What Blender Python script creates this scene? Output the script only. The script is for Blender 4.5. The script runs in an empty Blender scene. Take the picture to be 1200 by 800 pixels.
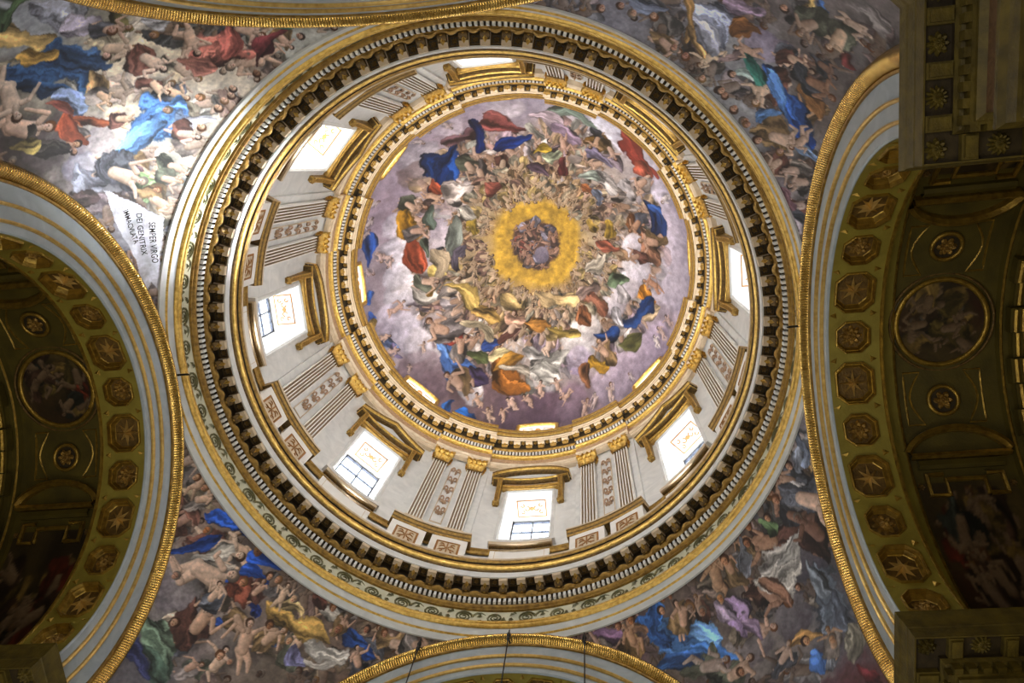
import bpy, math, random
import numpy as np
from mathutils import Matrix, Vector
random.seed(7)
sc = bpy.context.scene
col = sc.collection
PI = math.pi
rad = math.radians
S = 8.0          # metres per unit: the ring under the drum has radius 1 unit
EYE = 1.6        # eye height, the unit z = 0 plane

# ------------------------------------------------------------------ camera
CAM = (0.36782, -0.51824, 0.0)
ROT = (-0.21931, -0.09882, 0.08851)
th = math.sqrt(sum(a*a for a in ROT))
R3 = Matrix.Rotation(th, 3, Vector(ROT).normalized())
cd = bpy.data.cameras.new('camera')
cam = bpy.data.objects.new('camera', cd)
col.objects.link(cam)
ex, ey, ez = R3.col[0], R3.col[1], R3.col[2]
M = Matrix.Identity(4)
for i in range(3):
    M[i][0], M[i][1], M[i][2] = ex[i], -ey[i], -ez[i]
M.translation = Vector((CAM[0]*S, CAM[1]*S, EYE))
cam.matrix_world = M
cd.sensor_width = 36.0
cd.lens = 896.3/1200*36.0
cd.clip_end = 500
sc.camera = cam

# ------------------------------------------------------------------ world, daylight, exposure
w = bpy.data.worlds.new('world'); sc.world = w
w.use_nodes = True
w.node_tree.nodes['Background'].inputs[0].default_value = (0.86, 0.93, 1.0, 1)
w.node_tree.nodes['Background'].inputs[1].default_value = 4.0
sc.view_settings.view_transform = 'Standard'
sc.view_settings.look = 'None'
sc.view_settings.exposure = 0.12
sc.view_settings.gamma = 1.0
sc.view_settings.use_curve_mapping = False

def W(p):
    return Vector((p[0]*S, p[1]*S, p[2]*S + EYE))
def pol(az, r, z):
    a = rad(az)
    return Vector((r*math.sin(a), r*math.cos(a), z))
def area(name, p, target, sx, sy, energy, color=(1, 1, 1), spread=180):
    l = bpy.data.lights.new(name, 'AREA')
    l.shape = 'RECTANGLE'; l.size = sx*S; l.size_y = sy*S
    l.energy = energy; l.color = color; l.spread = rad(spread)
    o = bpy.data.objects.new(name, l); col.objects.link(o)
    o.location = W(p)
    o.rotation_euler = (W(target)-W(p)).to_track_quat('-Z', 'Z').to_euler()
    return o
# daylight behind each of the eight drum windows and each lunette at the foot of the dome
WIN_AZ = [0, 45, 90, 135, 180, 225, 270, 315]
SKY = {0: 1.0, 45: 1.0, 90: 1.0, 135: 1.0, 180: 1.0, 225: 1.0, 270: 1.0, 315: 1.0}
for az in WIN_AZ:
    area('daylight', pol(az, 1.32, 3.30), pol(az, 0.6, 2.95), 0.62, 0.85, 1950*SKY[az], (1.0, 0.97, 0.93))
    area('lunette_daylight', pol(az, 1.12, 4.17), pol(az, 0.6, 4.22), 0.26, 0.2, 130, (1.0, 0.95, 0.88))
# low sun behind the window that faces the banner pendentive
area('sunlight', pol(50, 1.5, 3.62), pol(229, 1.0, 2.42), 0.20, 0.36, 640, (1.0, 0.97, 0.93), 16)
# added fill lights hidden behind the main cornice lip, aimed up into the dome
for k in range(8):
    area('dome_fill', pol(45*k, 0.935, 2.70), pol(45*k+180, 0.42, 5.0), 0.09, 0.04, 185, (1.0, 0.95, 0.90), 75)
# added fill lights low in the crossing, aimed upward, and the lamps of the side chapels
area('entrance_fill', (0.0, -0.75, 0.10), (0, 0.05, 2.3), 0.9, 0.5, 520, (1.0, 0.95, 0.88))
area('choir_fill', (0.0, 0.75, 0.10), (0, -0.05, 2.3), 0.9, 0.5, 520, (1.0, 0.95, 0.88))
for sx in (-1, 1):
    area('chapel_lamp', (sx*1.22, 0.0, 0.55), (sx*1.22, 0, 2.2), 0.25, 0.25, 60, (1.0, 0.80, 0.28))

# ------------------------------------------------------------------ materials
MATS = {}
def mat(name, c, rough=0.5, metal=0.0, c2=None, nscale=3.0, amount=0.35, bump=0.0, bscale=20.0, ribs=None, detail=5.0, dist=0.0):
    m = bpy.data.materials.new(name); m.use_nodes = True
    nt = m.node_tree; N = nt.nodes; L = nt.links
    b = N['Principled BSDF']
    b.inputs['Roughness'].default_value = rough
    b.inputs['Metallic'].default_value = metal
    tc = N.new('ShaderNodeTexCoord')
    nz = N.new('ShaderNodeTexNoise'); nz.inputs['Scale'].default_value = nscale
    nz.inputs['Detail'].default_value = detail; nz.inputs['Distortion'].default_value = dist
    L.new(tc.outputs['Object'], nz.inputs['Vector'])
    cr = N.new('ShaderNodeValToRGB')
    cr.color_ramp.elements[0].position = 0.5-amount/2; cr.color_ramp.elements[1].position = 0.5+amount/2
    cr.color_ramp.elements[0].color = (*(c2 or [x*0.7 for x in c]), 1)
    cr.color_ramp.elements[1].color = (*c, 1)
    L.new(nz.outputs['Fac'], cr.inputs['Fac'])
    L.new(cr.outputs['Color'], b.inputs['Base Color'])
    h = None
    if bump:
        n2 = N.new('ShaderNodeTexNoise'); n2.inputs['Scale'].default_value = bscale; n2.inputs['Detail'].default_value = 4
        L.new(tc.outputs['Object'], n2.inputs['Vector'])
        bp = N.new('ShaderNodeBump'); bp.inputs['Strength'].default_value = bump; bp.inputs['Distance'].default_value = 0.05
        L.new(n2.outputs['Fac'], bp.inputs['Height']); L.new(bp.outputs['Normal'], b.inputs['Normal']); h = bp
    if ribs:
        uv = N.new('ShaderNodeUVMap')
        sp = N.new('ShaderNodeSeparateXYZ'); L.new(uv.outputs['UV'], sp.inputs[0])
        mu = N.new('ShaderNodeMath'); mu.operation = 'MULTIPLY'; mu.inputs[1].default_value = ribs*2*PI
        L.new(sp.outputs['X'], mu.inputs[0])
        si = N.new('ShaderNodeMath'); si.operation = 'SINE'; L.new(mu.outputs[0], si.inputs[0])
        ab = N.new('ShaderNodeMath'); ab.operation = 'ABSOLUTE'; L.new(si.outputs[0], ab.inputs[0])
        b2 = N.new('ShaderNodeBump'); b2.inputs['Strength'].default_value = 0.30; b2.inputs['Distance'].default_value = 0.03
        L.new(ab.outputs[0], b2.inputs['Height'])
        if h: L.new(h.outputs['Normal'], b2.inputs['Normal'])
        L.new(b2.outputs['Normal'], b.inputs['Normal'])
    MATS[name] = m
    return m
G1, G2 = (0.83, 0.58, 0.17), (0.42, 0.25, 0.05)
mat('gold', G1, 0.30, 0.85, G2, 9.0, 0.5, 0.35, 24)
mat('gold_leaf_roll', G1, 0.24, 0.88, G2, 7.0, 0.5, 0.15, 30, ribs=42)
mat('gilt_bright', (0.74, 0.52, 0.17), 0.35, 0.5, (0.48, 0.29, 0.07), 9.0, 0.5, 0.2, 24)
mat('gold_beaded', G1, 0.34, 0.7, G2, 9.0, 0.5, 0.2, 40, ribs=60)
mat('gold_dull', (0.46, 0.28, 0.06), 0.45, 0.55, (0.16, 0.085, 0.018), 8.0, 0.5, 0.4, 28)
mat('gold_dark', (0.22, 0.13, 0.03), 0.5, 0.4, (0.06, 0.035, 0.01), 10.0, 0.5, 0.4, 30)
mat('dark_gilt_shaded', (0.045, 0.030, 0.010), 0.6, 0.2, (0.018, 0.012, 0.005), 8.0, 0.5, 0.1, 30)  # dark gilding, with the shade of the recesses put into the colour
mat('marble_white', (0.76, 0.75, 0.73), 0.4, 0, (0.58, 0.58, 0.57), 1.6, 0.5, 0.05, 30, dist=1.5)
mat('marble_grey', (0.76, 0.76, 0.74), 0.42, 0, (0.56, 0.57, 0.56), 1.3, 0.55, 0.05, 30, dist=2.0)
mat('marble_pale', (0.60, 0.63, 0.62), 0.42, 0, (0.46, 0.49, 0.49), 1.6, 0.5, 0.05, 30, dist=1.5)
mat('marble_blue', (0.40, 0.46, 0.49), 0.4, 0, (0.29, 0.34, 0.37), 1.8, 0.5, 0.04, 30, dist=2.0)
mat('stucco_warm', (0.72, 0.60, 0.44), 0.5, 0, (0.50, 0.38, 0.24), 4.0, 0.5, 0.1, 30)
mat('stucco_white', (0.86, 0.84, 0.80), 0.55, 0, (0.74, 0.71, 0.66), 2.0, 0.5, 0.05, 30)
mat('frieze_ground', (0.66, 0.64, 0.48), 0.55, 0, (0.50, 0.50, 0.36), 2.5, 0.5, 0.1, 30)
mat('scroll_paint', (0.20, 0.17, 0.06), 0.5, 0.2, (0.09, 0.10, 0.05), 6.0, 0.5)
mat('marble_brown', (0.50, 0.34, 0.22), 0.4, 0, (0.25, 0.14, 0.08), 5.0, 0.4, 0.05, 30, dist=2.5)
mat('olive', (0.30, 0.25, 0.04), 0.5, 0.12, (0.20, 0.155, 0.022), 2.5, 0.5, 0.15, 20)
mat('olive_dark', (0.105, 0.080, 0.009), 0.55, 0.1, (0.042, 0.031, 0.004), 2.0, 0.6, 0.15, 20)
mat('gilt_olive', (0.46, 0.30, 0.05), 0.34, 0.7, (0.18, 0.105, 0.018), 8.0, 0.5, 0.25, 25)
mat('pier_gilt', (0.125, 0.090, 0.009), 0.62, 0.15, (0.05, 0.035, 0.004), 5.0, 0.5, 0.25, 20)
mat('iron', (0.02, 0.018, 0.016), 0.5, 0.6, (0.01, 0.01, 0.01), 8.0)
mat('lead', (0.07, 0.08, 0.11), 0.5, 0.3, (0.04, 0.05, 0.07), 8.0)
mat('floor_marble', (0.55, 0.50, 0.44), 0.25, 0, (0.30, 0.26, 0.22), 1.0, 0.4, dist=1.5)
mat('marble_umber', (0.17, 0.095, 0.045), 0.4, 0, (0.075, 0.04, 0.018), 5.0, 0.4, 0.05, 30, dist=2.5)
mat('reveal_white', (0.66, 0.65, 0.62), 0.6, 0, (0.58, 0.56, 0.53), 2.0, 0.5)
mat('ochre_ornament', (0.40, 0.19, 0.04), 0.5, 0.1, (0.27, 0.11, 0.02), 12.0, 0.5)
mat('flute_brown', (0.42, 0.32, 0.20), 0.6, 0.1, (0.28, 0.20, 0.12), 6.0, 0.5)  # brown-gold colour of the flute grooves
def glass_mat():
    m = bpy.data.materials.new('window_glass'); m.use_nodes = True
    N = m.node_tree.nodes; L = m.node_tree.links; N.clear()
    o = N.new('ShaderNodeOutputMaterial'); mx = N.new('ShaderNodeMixShader'); t = N.new('ShaderNodeBsdfTransparent')
    g = N.new('ShaderNodeBsdfGlossy'); g.inputs['Roughness'].default_value = 0.05
    t.inputs['Color'].default_value = (0.95, 0.97, 1.0, 1)
    mx.inputs[0].default_value = 0.04
    L.new(t.outputs[0], mx.inputs[1]); L.new(g.outputs[0], mx.inputs[2])
    L.new(mx.outputs[0], o.inputs[0]); MATS['window_glass'] = m
glass_mat()
def paint_mat(name, rough=0.7, gain=1.0):
    m = bpy.data.materials.new(name); m.use_nodes = True
    N = m.node_tree.nodes; L = m.node_tree.links; b = N['Principled BSDF']
    b.inputs['Roughness'].default_value = rough
    ca = N.new('ShaderNodeVertexColor'); ca.layer_name = 'paint'
    tc = N.new('ShaderNodeTexCoord'); nz = N.new('ShaderNodeTexNoise'); nz.inputs['Scale'].default_value = 14; nz.inputs['Detail'].default_value = 6
    L.new(tc.outputs['Object'], nz.inputs['Vector'])
    mr = N.new('ShaderNodeMapRange'); mr.inputs['From Min'].default_value = 0.3; mr.inputs['From Max'].default_value = 0.7
    mr.inputs['To Min'].default_value = 0.82*gain; mr.inputs['To Max'].default_value = 1.1*gain
    L.new(nz.outputs['Fac'], mr.inputs['Value'])
    mu = N.new('ShaderNodeVectorMath'); mu.operation = 'SCALE'
    L.new(ca.outputs['Color'], mu.inputs[0]); L.new(mr.outputs['Result'], mu.inputs['Scale'])
    L.new(mu.outputs['Vector'], b.inputs['Base Color'])
    MATS[name] = m
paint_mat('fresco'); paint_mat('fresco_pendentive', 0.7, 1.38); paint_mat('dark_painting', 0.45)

# ------------------------------------------------------------------ mesh helpers (R units in, metres out)
def mesh(name, v, f, m, uv=None, smooth=None):
    me = bpy.data.meshes.new(name)
    va = np.asarray(v, float)*S
    me.from_pydata(va.tolist(), [], f if isinstance(f, list) else f.tolist())
    if uv is not None:
        ul = me.uv_layers.new(name='UVMap')
        li = np.empty(len(me.loops), np.int32); me.loops.foreach_get('vertex_index', li)
        ul.data.foreach_set('uv', np.asarray(uv, np.float32)[li].ravel())
    if smooth is not None:
        me.shade_smooth(); me.set_sharp_from_angle(angle=rad(smooth))
    me.materials.append(MATS[m])
    me.update()
    return me
def link(name, me, parent=None, loc=(0, 0, 0), rot=None):
    o = bpy.data.objects.new(name, me); col.objects.link(o)
    if parent is None:
        o.location = W(loc)
    else:
        o.parent = parent; o.location = Vector(loc)*S
    if rot is not None:
        o.rotation_euler = rot
    return o
def root(name, loc=(0, 0, 0), rot=None):
    return link(name, None, None, loc, rot)
def tag(o, label, cat, group=None):
    o['label'] = label; o['category'] = cat
    if group: o['group'] = group
    return o
def struct(o, label=None):
    o['kind'] = 'structure'
    if label: o['label'] = label
    return o
def copy_tree(o, parent=None, loc=None, rot=None):
    c = o.copy(); col.objects.link(c); c.parent = parent
    if loc is not None: c.location = W(loc) if parent is None else Vector(loc)*S
    if rot is not None: c.rotation_euler = rot
    for ch in list(o.children): copy_tree(ch, c)
    return c
def grid_faces(nu, nv, closed=False):
    f = []
    for i in range(nu if closed else nu-1):
        a = i*nv; b = ((i+1) % nu)*nv
        for j in range(nv-1):
            f.append((a+j, b+j, b+j+1, a+j+1))
    return f
def ring_geo(prof, n=352, off=None, azs=None):
    """sweep (r, z) profile round the axis; azs may carry per-sample radial offsets"""
    if azs is None: azs = [(360.0*i/n, 0.0) for i in range(n)]
    pl = [0.0]
    for a, b in zip(prof, prof[1:]): pl.append(pl[-1]+math.hypot(b[0]-a[0], b[1]-a[1]))
    v = []; uv = []
    for az, d in azs:
        s, c = math.sin(rad(az)), math.cos(rad(az))
        for k, (r, z) in enumerate(prof):
            v.append(((r+d)*s, (r+d)*c, z)); uv.append((rad(az), pl[k]))
    return v, grid_faces(len(azs), len(prof), True), uv
def ring(name, prof, m, parent, smooth=None, azs=None, n=352):
    v, f, uv = ring_geo(prof, n, azs=azs)
    return link(name, mesh(name, v, f, m, uv, smooth), parent)
def arc_part(name, prof, m, parent, smooth=None, n=96, a0=-90, a1=90, zs=1.57745):
    """sweep (radius, depth y) profile along an arch in the local frame (x across, y outward)"""
    v = []; uv = []
    pl = [0.0]
    for a, b in zip(prof, prof[1:]): pl.append(pl[-1]+math.hypot(b[0]-a[0], b[1]-a[1]))
    stilt = 0.085 if (a0, a1) == (-90, 90) else 0.0      # straight length below the springing
    idx = list(range(n+1))
    if stilt: idx = [-1]+idx+[n+1]
    for i in idx:
        t = rad(a0+(a1-a0)*min(max(i, 0), n)/n); dz = stilt if i in (-1, n+1) else 0.0
        for k, (r, y) in enumerate(prof):
            v.append((r*math.sin(t), y, zs+r*math.cos(t)-dz)); uv.append((t, pl[k]))
    return link(name, mesh(name, v, grid_faces(len(idx), len(prof)), m, uv, smooth), parent)
def roll(r0, y0, r1, y1, bulge, n=7):
    """half-round profile between two profile points, bulging to the left of the path"""
    dx, dy = r1-r0, y1-y0; L = math.hypot(dx, dy); nx, ny = -dy/L, dx/L
    return [(r0+dx*i/n+nx*bulge*math.sin(PI*i/n), y0+dy*i/n+ny*bulge*math.sin(PI*i/n)) for i in range(n+1)]
class MB:
    def __init__(s): s.v = []; s.f = []
    def add(s, v, f):
        o = len(s.v); s.v += [tuple(p) for p in v]; s.f += [tuple(i+o for i in q) for q in f]; return s
    def box(s, x0, x1, y0, y1, z0, z1):
        v = [(x, y, z) for x in (x0, x1) for y in (y0, y1) for z in (z0, z1)]
        return s.add(v, [(0, 1, 3, 2), (4, 6, 7, 5), (0, 4, 5, 1), (2, 3, 7, 6), (0, 2, 6, 4), (1, 5, 7, 3)])
    def prism(s, pts, y0, y1):
        """polygon in the x-z plane extruded along y"""
        n = len(pts)
        v = [(x, y0, z) for x, z in pts]+[(x, y1, z) for x, z in pts]
        f = [tuple(range(n)), tuple(range(2*n-1, n-1, -1))]+[(i, i+n, (i+1) % n+n, (i+1) % n) for i in range(n)]
        return s.add(v, f)
    def prism_x(s, pts, x0, x1):
        n = len(pts)
        v = [(x0, y, z) for y, z in pts]+[(x1, y, z) for y, z in pts]
        f = [tuple(range(n)), tuple(range(2*n-1, n-1, -1))]+[(i, i+n, (i+1) % n+n, (i+1) % n) for i in range(n)]
        return s.add(v, f)
    def tube(s, pts, r, n=6, closed=False):
        P = [Vector(p) for p in pts]; k = len(P); v = []
        rr = r if hasattr(r, '__len__') else [r]*k
        for i, p in enumerate(P):
            t = (P[(i+1) % k]-P[i-1]) if closed else (P[min(i+1, k-1)]-P[max(i-1, 0)])
            t.normalize(); up = Vector((0, 1, 0)) if abs(t.y) < 0.9 else Vector((1, 0, 0))
            a = t.cross(up).normalized(); b = t.cross(a)
            for j in range(n):
                q = p+(a*math.cos(2*PI*j/n)+b*math.sin(2*PI*j/n))*rr[i]; v.append(tuple(q))
        f = []
        for i in range(k if closed else k-1):
            for j in range(n):
                a0 = i*n; b0 = ((i+1) % k)*n
                f.append((a0+j, a0+(j+1) % n, b0+(j+1) % n, b0+j))
        return s.add(v, f)
    def lathe(s, prof, n=16, c=(0, 0, 0), axis='z'):
        v = []
        for r, h in prof:
            for j in range(n):
                a = 2*PI*j/n
                p = (r*math.cos(a), r*math.sin(a), h) if axis == 'z' else (r*math.cos(a), h, r*math.sin(a)) if axis == 'y' else (h, r*math.cos(a), r*math.sin(a))
                v.append((p[0]+c[0], p[1]+c[1], p[2]+c[2]))
        f = [(i*n+j, i*n+(j+1) % n, (i+1)*n+(j+1) % n, (i+1)*n+j) for i in range(len(prof)-1) for j in range(n)]
        return s.add(v, f)
    def mesh(s, name, m, smooth=None): return mesh(name, s.v, s.f, m, None, smooth)
    def obj(s, name, m, parent=None, loc=(0, 0, 0), rot=None, smooth=None): return link(name, s.mesh(name, m, smooth), parent, loc, rot)
def frame_profile(mb, x0, x1, z0, z1, wdt, y, proud):
    """mitred picture-frame moulding round a rectangle in the x-z plane, facing -y"""
    prof = [(0, 0), (wdt*0.25, -proud), (wdt*0.7, -proud*0.7), (wdt, 0.0)]
    v = []
    for d, h in prof:
        for x, z in ((x0-d, z0-d), (x1+d, z0-d), (x1+d, z1+d), (x0-d, z1+d)): v.append((x, y+h, z))
    f = [(k*4+i, k*4+(i+1) % 4, k*4+4+(i+1) % 4, k*4+4+i) for k in range(len(prof)-1) for i in range(4)]
    mb.add(v, f); return mb

ZS = 1.57745; RS = 1.20536; ZA = 2.25054; AP = 0.991; RA = 0.6863; RI = 0.515
YAW = lambda az: (0, 0, -rad(az))

# ================================================================== THE SETTING
# ---- floor and the four arms of the church under the arches
FZ = -EYE/S
fv = MB().box(-1.75, 1.75, -1.75, 1.75, FZ-0.03, FZ-0.002).obj('floor', 'floor_marble')
struct(fv)

# piers with their entablature, one per corner of the crossing; local frame = the (+x, +y) corner
PATH = [(1.66, 0.540), (1.035, 0.540), (1.035, 0.771), (0.771, 1.035), (0.540, 1.035), (0.540, 1.66)]
def offset_path(path, d):
    out = []
    n = len(path)
    for i, p in enumerate(path):
        def nrm(a, b):
            t = Vector((b[0]-a[0], b[1]-a[1])).normalized(); return Vector((-t.y, t.x))*-1
        n1 = nrm(path[i-1], p) if i > 0 else None
        n2 = nrm(p, path[i+1]) if i < n-1 else None
        if n1 is None: o = n2*d
        elif n2 is None: o = n1*d
        else:
            b = (n1+n2).normalized(); o = b*(d/max(0.2, b.dot(n1)))
        out.append((p[0]+o.x, p[1]+o.y))
    return out
sgn = 1 if sum(offset_path(PATH, 0.1)[2]) < sum(PATH[2]) else -1
def path_sweep(prof):
    v = []; k = len(prof)
    rows = [offset_path(PATH, sgn*d) for d, z in prof]
    for i in range(len(PATH)):
        for j, (d, z) in enumerate(prof): v.append((*rows[j][i], z))
    return v, grid_faces(len(PATH), k)
def pier_part(name, prof, m, parent):
    v, f = path_sweep(prof); return link(name, mesh(name, v, f, m), parent)
PIERS = []
# the four corners: rotation of the (+x,+y) corner about the axis
for k, side in enumerate(('bottom_right', 'top_right', 'top_left', 'bottom_left')):
    if k == 0:
        v, f = path_sweep([(0, FZ), (0, 1.22)])
        p = struct(link('wall_pier_'+side, mesh('wall_pier', v, f, 'marble_umber')))
        e = struct(root('trim_pier_'+side))
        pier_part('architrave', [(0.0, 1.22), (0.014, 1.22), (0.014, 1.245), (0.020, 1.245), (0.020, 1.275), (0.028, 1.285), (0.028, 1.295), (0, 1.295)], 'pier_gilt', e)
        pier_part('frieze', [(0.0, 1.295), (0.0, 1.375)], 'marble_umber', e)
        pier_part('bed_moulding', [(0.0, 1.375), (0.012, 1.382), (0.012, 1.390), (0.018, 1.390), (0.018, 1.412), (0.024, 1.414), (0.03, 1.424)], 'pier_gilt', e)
        pier_part('soffit', [(0.03, 1.424), (0.03, 1.434), (0.076, 1.434), (0.076, 1.424)], 'dark_gilt_shaded', e)
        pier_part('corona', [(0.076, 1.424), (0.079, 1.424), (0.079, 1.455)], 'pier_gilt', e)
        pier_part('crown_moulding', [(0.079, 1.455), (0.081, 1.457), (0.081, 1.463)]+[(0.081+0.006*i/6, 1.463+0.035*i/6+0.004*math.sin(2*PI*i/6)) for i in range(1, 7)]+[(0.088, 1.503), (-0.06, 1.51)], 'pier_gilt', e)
        PIERS.append((p, e))
    else:
        r = (0, 0, -rad(90*k))
        p = PIERS[0][0].copy(); col.objects.link(p); p.name = 'wall_pier_'+side; p.rotation_euler = r
        e = copy_tree(PIERS[0][1], None, (0, 0, 0), r); e.name = 'trim_pier_'+side
        PIERS.append((p, e))

# ---- the four arches, built once in a local frame (y outward) and turned to each side
SIDES = [('right', 90), ('left', 270), ('bottom', 0), ('top', 180)]
def make_arch(side, az):
    t = struct(root('trim_arch_'+side, (0, 0, 0), YAW(az)), 'round arch of grey marble bands and gilded rolls under the dome, '+side+' side')
    arc_part('gilded_roll', [(0.6863, AP+0.01)]+roll(0.6863, AP-0.010, 0.640, AP-0.010, 0.024, 8)+[(0.640, AP)], 'gold_leaf_roll', t, 50, 160)
    arc_part('gilded_fillet', [(0.640, AP-0.002), (0.640, AP-0.014), (0.634, AP-0.014), (0.634, AP)], 'gold_dull', t)
    arc_part('marble_band', [(0.634, AP-0.008), (0.588, AP-0.008)], 'marble_blue', t)
    arc_part('gilded_fillet', [(0.588, AP-0.006), (0.588, AP-0.013), (0.584, AP-0.014), (0.581, AP-0.010), (0.581, AP)], 'gilt_bright', t)
    arc_part('marble_band', [(0.581, AP-0.004), (0.547, AP-0.004)], 'marble_blue', t)
    arc_part('gilded_fillet', [(0.547, AP-0.002), (0.547, AP-0.009), (0.543, AP-0.010), (0.540, AP-0.006), (0.540, AP)], 'gilt_bright', t)
    arc_part('marble_band', [(0.540, AP), (0.519, AP), (RI+0.0005, AP+0.004), (RI+0.0005, AP+0.016)], 'marble_blue', t)
    return t
for side, az in SIDES: make_arch(side, az)

# coffer cells of the arch soffit: octagons 14.1 degrees apart, small rosette and large star cells in turn
STEP = 14.13
CY0, CY1, CYM = AP+0.006, 1.135, 1.060
def oct_pts(ha, hb, cut):
    """octagon in (arc angle deg, y) half sizes"""
    return [(ha, -hb+cut*1.0), (ha, hb-cut), (ha-cut/0.515*180/PI*0.9, hb), (-ha+cut/0.515*180/PI*0.9, hb), (-ha, hb-cut), (-ha, -hb+cut), (-ha+cut/0.515*180/PI*0.9, -hb), (ha-cut/0.515*180/PI*0.9, -hb)]
def cyl_pt(a, y, r): return (r*math.sin(rad(a)), y, ZS+r*math.cos(rad(a)))
OCT = {'star': oct_pts(6.2, 0.050, 0.026), 'rose': oct_pts(4.75, 0.044, 0.024)}
def make_soffit(side, az, kmin=-6, kmax=6):
    s = root('ceiling_arch_'+side, (0, 0, 0), YAW(az)); struct(s, 'coffered olive soffit of the '+side+' arch with gilded stars and rosettes')
    mb = MB()
    half = STEP/2
    for k in range(-6, 7):
        a0 = k*STEP; o = OCT['rose' if k % 2 == 0 else 'star']
        lo, hi = -half, half
        if k == -6: lo = -(90-6*STEP)
        if k == 6: hi = 90-6*STEP
        def P(a, y): return cyl_pt(a0+a, y, RI)
        H0, H1 = CY0-CYM, CY1-CYM
        rp = [(hi, o[0][1]), (hi, o[1][1]), (o[2][0], H1), (o[3][0], H1), (lo, o[4][1]), (lo, o[5][1]), (o[6][0], H0), (o[7][0], H0)]
        cor = {1: (hi, H1), 3: (lo, H1), 5: (lo, H0), 7: (hi, H0)}
        for i in range(8):
            j = (i+1) % 8
            mids = [(rp[i][0]+(rp[j][0]-rp[i][0])*t_/4, rp[i][1]) for t_ in (1, 2, 3)] if i in (2, 6) else []
            poly = [o[i], rp[i]]+([cor[i]] if i in cor else [])+mids+[rp[j], o[j]]
            mb.add([P(a, CYM+y) for a, y in poly], [tuple(range(len(poly)))])
    for sx in (-1, 1): mb.add([(sx*RI, CY0, ZS-0.085), (sx*RI, CY1, ZS-0.085), (sx*RI, CY1, ZS), (sx*RI, CY0, ZS)], [(0, 1, 2, 3)])
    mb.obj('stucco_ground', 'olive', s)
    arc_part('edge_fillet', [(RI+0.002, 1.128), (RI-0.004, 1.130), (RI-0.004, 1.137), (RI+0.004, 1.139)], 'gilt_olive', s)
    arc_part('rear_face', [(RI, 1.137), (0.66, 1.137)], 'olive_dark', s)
    return s
def star_mesh():
    mb = MB(); n = 8; v = [(0, 0, -0.018)]
    for i in range(16):
        a = 2*PI*i/16; r = (0.041 if i % 4 == 0 else 0.034) if i % 2 == 0 else 0.0115
        v.append((r*math.sin(a)*1.0, r*math.cos(a), 0.0 if i % 2 else -0.001))
    f = [(0, 1+i, 1+(i+1) % 16) for i in range(16)]
    mb.add(v, f); return mb.mesh('star', 'gilt_bright')
def rosette_mesh(R, m='gilt_olive', petals=8, name='rosette', h=0.012):
    v = [(0, 0, -h*1.3)]; nr, na = 7, petals*4
    for i in range(1, nr+1):
        r = i/nr
        for j in range(na):
            a = 2*PI*j/na
            pt = abs(math.cos(petals/2*(a+(0.0 if r > 0.5 else PI/petals))))
            lim = 0.62+0.38*pt if r > 0.5 else 1
            hh = h*((1-r*0.9)+0.5*math.sin(r*PI*2.2)**2*(0.35+0.65*pt))
            v.append((R*r*lim*math.sin(a), R*r*lim*math.cos(a), -hh if i < nr else 0.0))
    f = [(0, 1+j, 1+(j+1) % na) for j in range(na)]
    for i in range(nr-1):
        for j in range(na):
            f.append((1+i*na+j, 1+(i+1)*na+j, 1+(i+1)*na+(j+1) % na, 1+i*na+(j+1) % na))
    return mesh(name, v, f, m)
STAR = star_mesh(); ROSE = rosette_mesh(0.030, 'gold_dull')
def coffer_meshes(kind):
    """frame and back in a local frame at the cell centre: x along the arc, y outward, z up (away from the eye)"""
    o = OCT[kind]
    pts = [(RI*math.sin(rad(a)), y, RI*(math.cos(rad(a))-1)) for a, y in o]
    def sc_(f, dz): return [(x*f, y*f, z*f*f+dz) for x, y, z in pts]
    rings = [sc_(1.04, 0.001), sc_(1.03, -0.006), sc_(0.97, -0.007), sc_(0.93, 0.004), sc_(0.88, 0.004), sc_(0.80, 0.016), sc_(0.76, 0.018)]
    v = [p for r in rings for p in r]
    f = [(k*8+i, k*8+(i+1) % 8, k*8+8+(i+1) % 8, k*8+8+i) for k in range(len(rings)-1) for i in range(8)]
    fr = mesh('coffer', v, f, 'gilt_olive')
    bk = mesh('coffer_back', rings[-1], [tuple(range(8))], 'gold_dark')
    return fr, bk
COF = {k: coffer_meshes(k) for k in OCT}
tri = MB().add([(-0.009, -0.008, 0), (0.009, -0.008, 0), (0, 0.010, 0), (0, -0.002, -0.006)], [(0, 1, 3), (1, 2, 3), (2, 0, 3)]).mesh('triangle_boss', 'gilt_olive')
def fill_coffers(s, ks):
    for k in ks:
        a = k*STEP; kind = 'rose' if k % 2 == 0 else 'star'
        loc = cyl_pt(a, CYM, RI); rot = (0, rad(a), 0)
        c = link('coffer', COF[kind][0], s, loc, rot)
        link('coffer_back', COF[kind][1], c)
        link('star' if kind == 'star' else 'rosette', STAR if kind == 'star' else ROSE, c, (0, 0, 0.016))
    for k in ks:
        for d in (-1, 1):
            y = CYM+d*0.052
            a = (k+0.5)*STEP
            if abs(a) < 89: link('triangle_boss', tri, s, cyl_pt(a, y, RI-0.0005), (0, rad(a), 0 if d > 0 else PI))
SOFF = {}
for side, az in SIDES:
    SOFF[side] = make_soffit(side, az)
fill_coffers(SOFF['right'], range(-6, 7)); fill_coffers(SOFF['left'], range(-6, 7)); fill_coffers(SOFF['bottom'], range(-2, 3))

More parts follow.
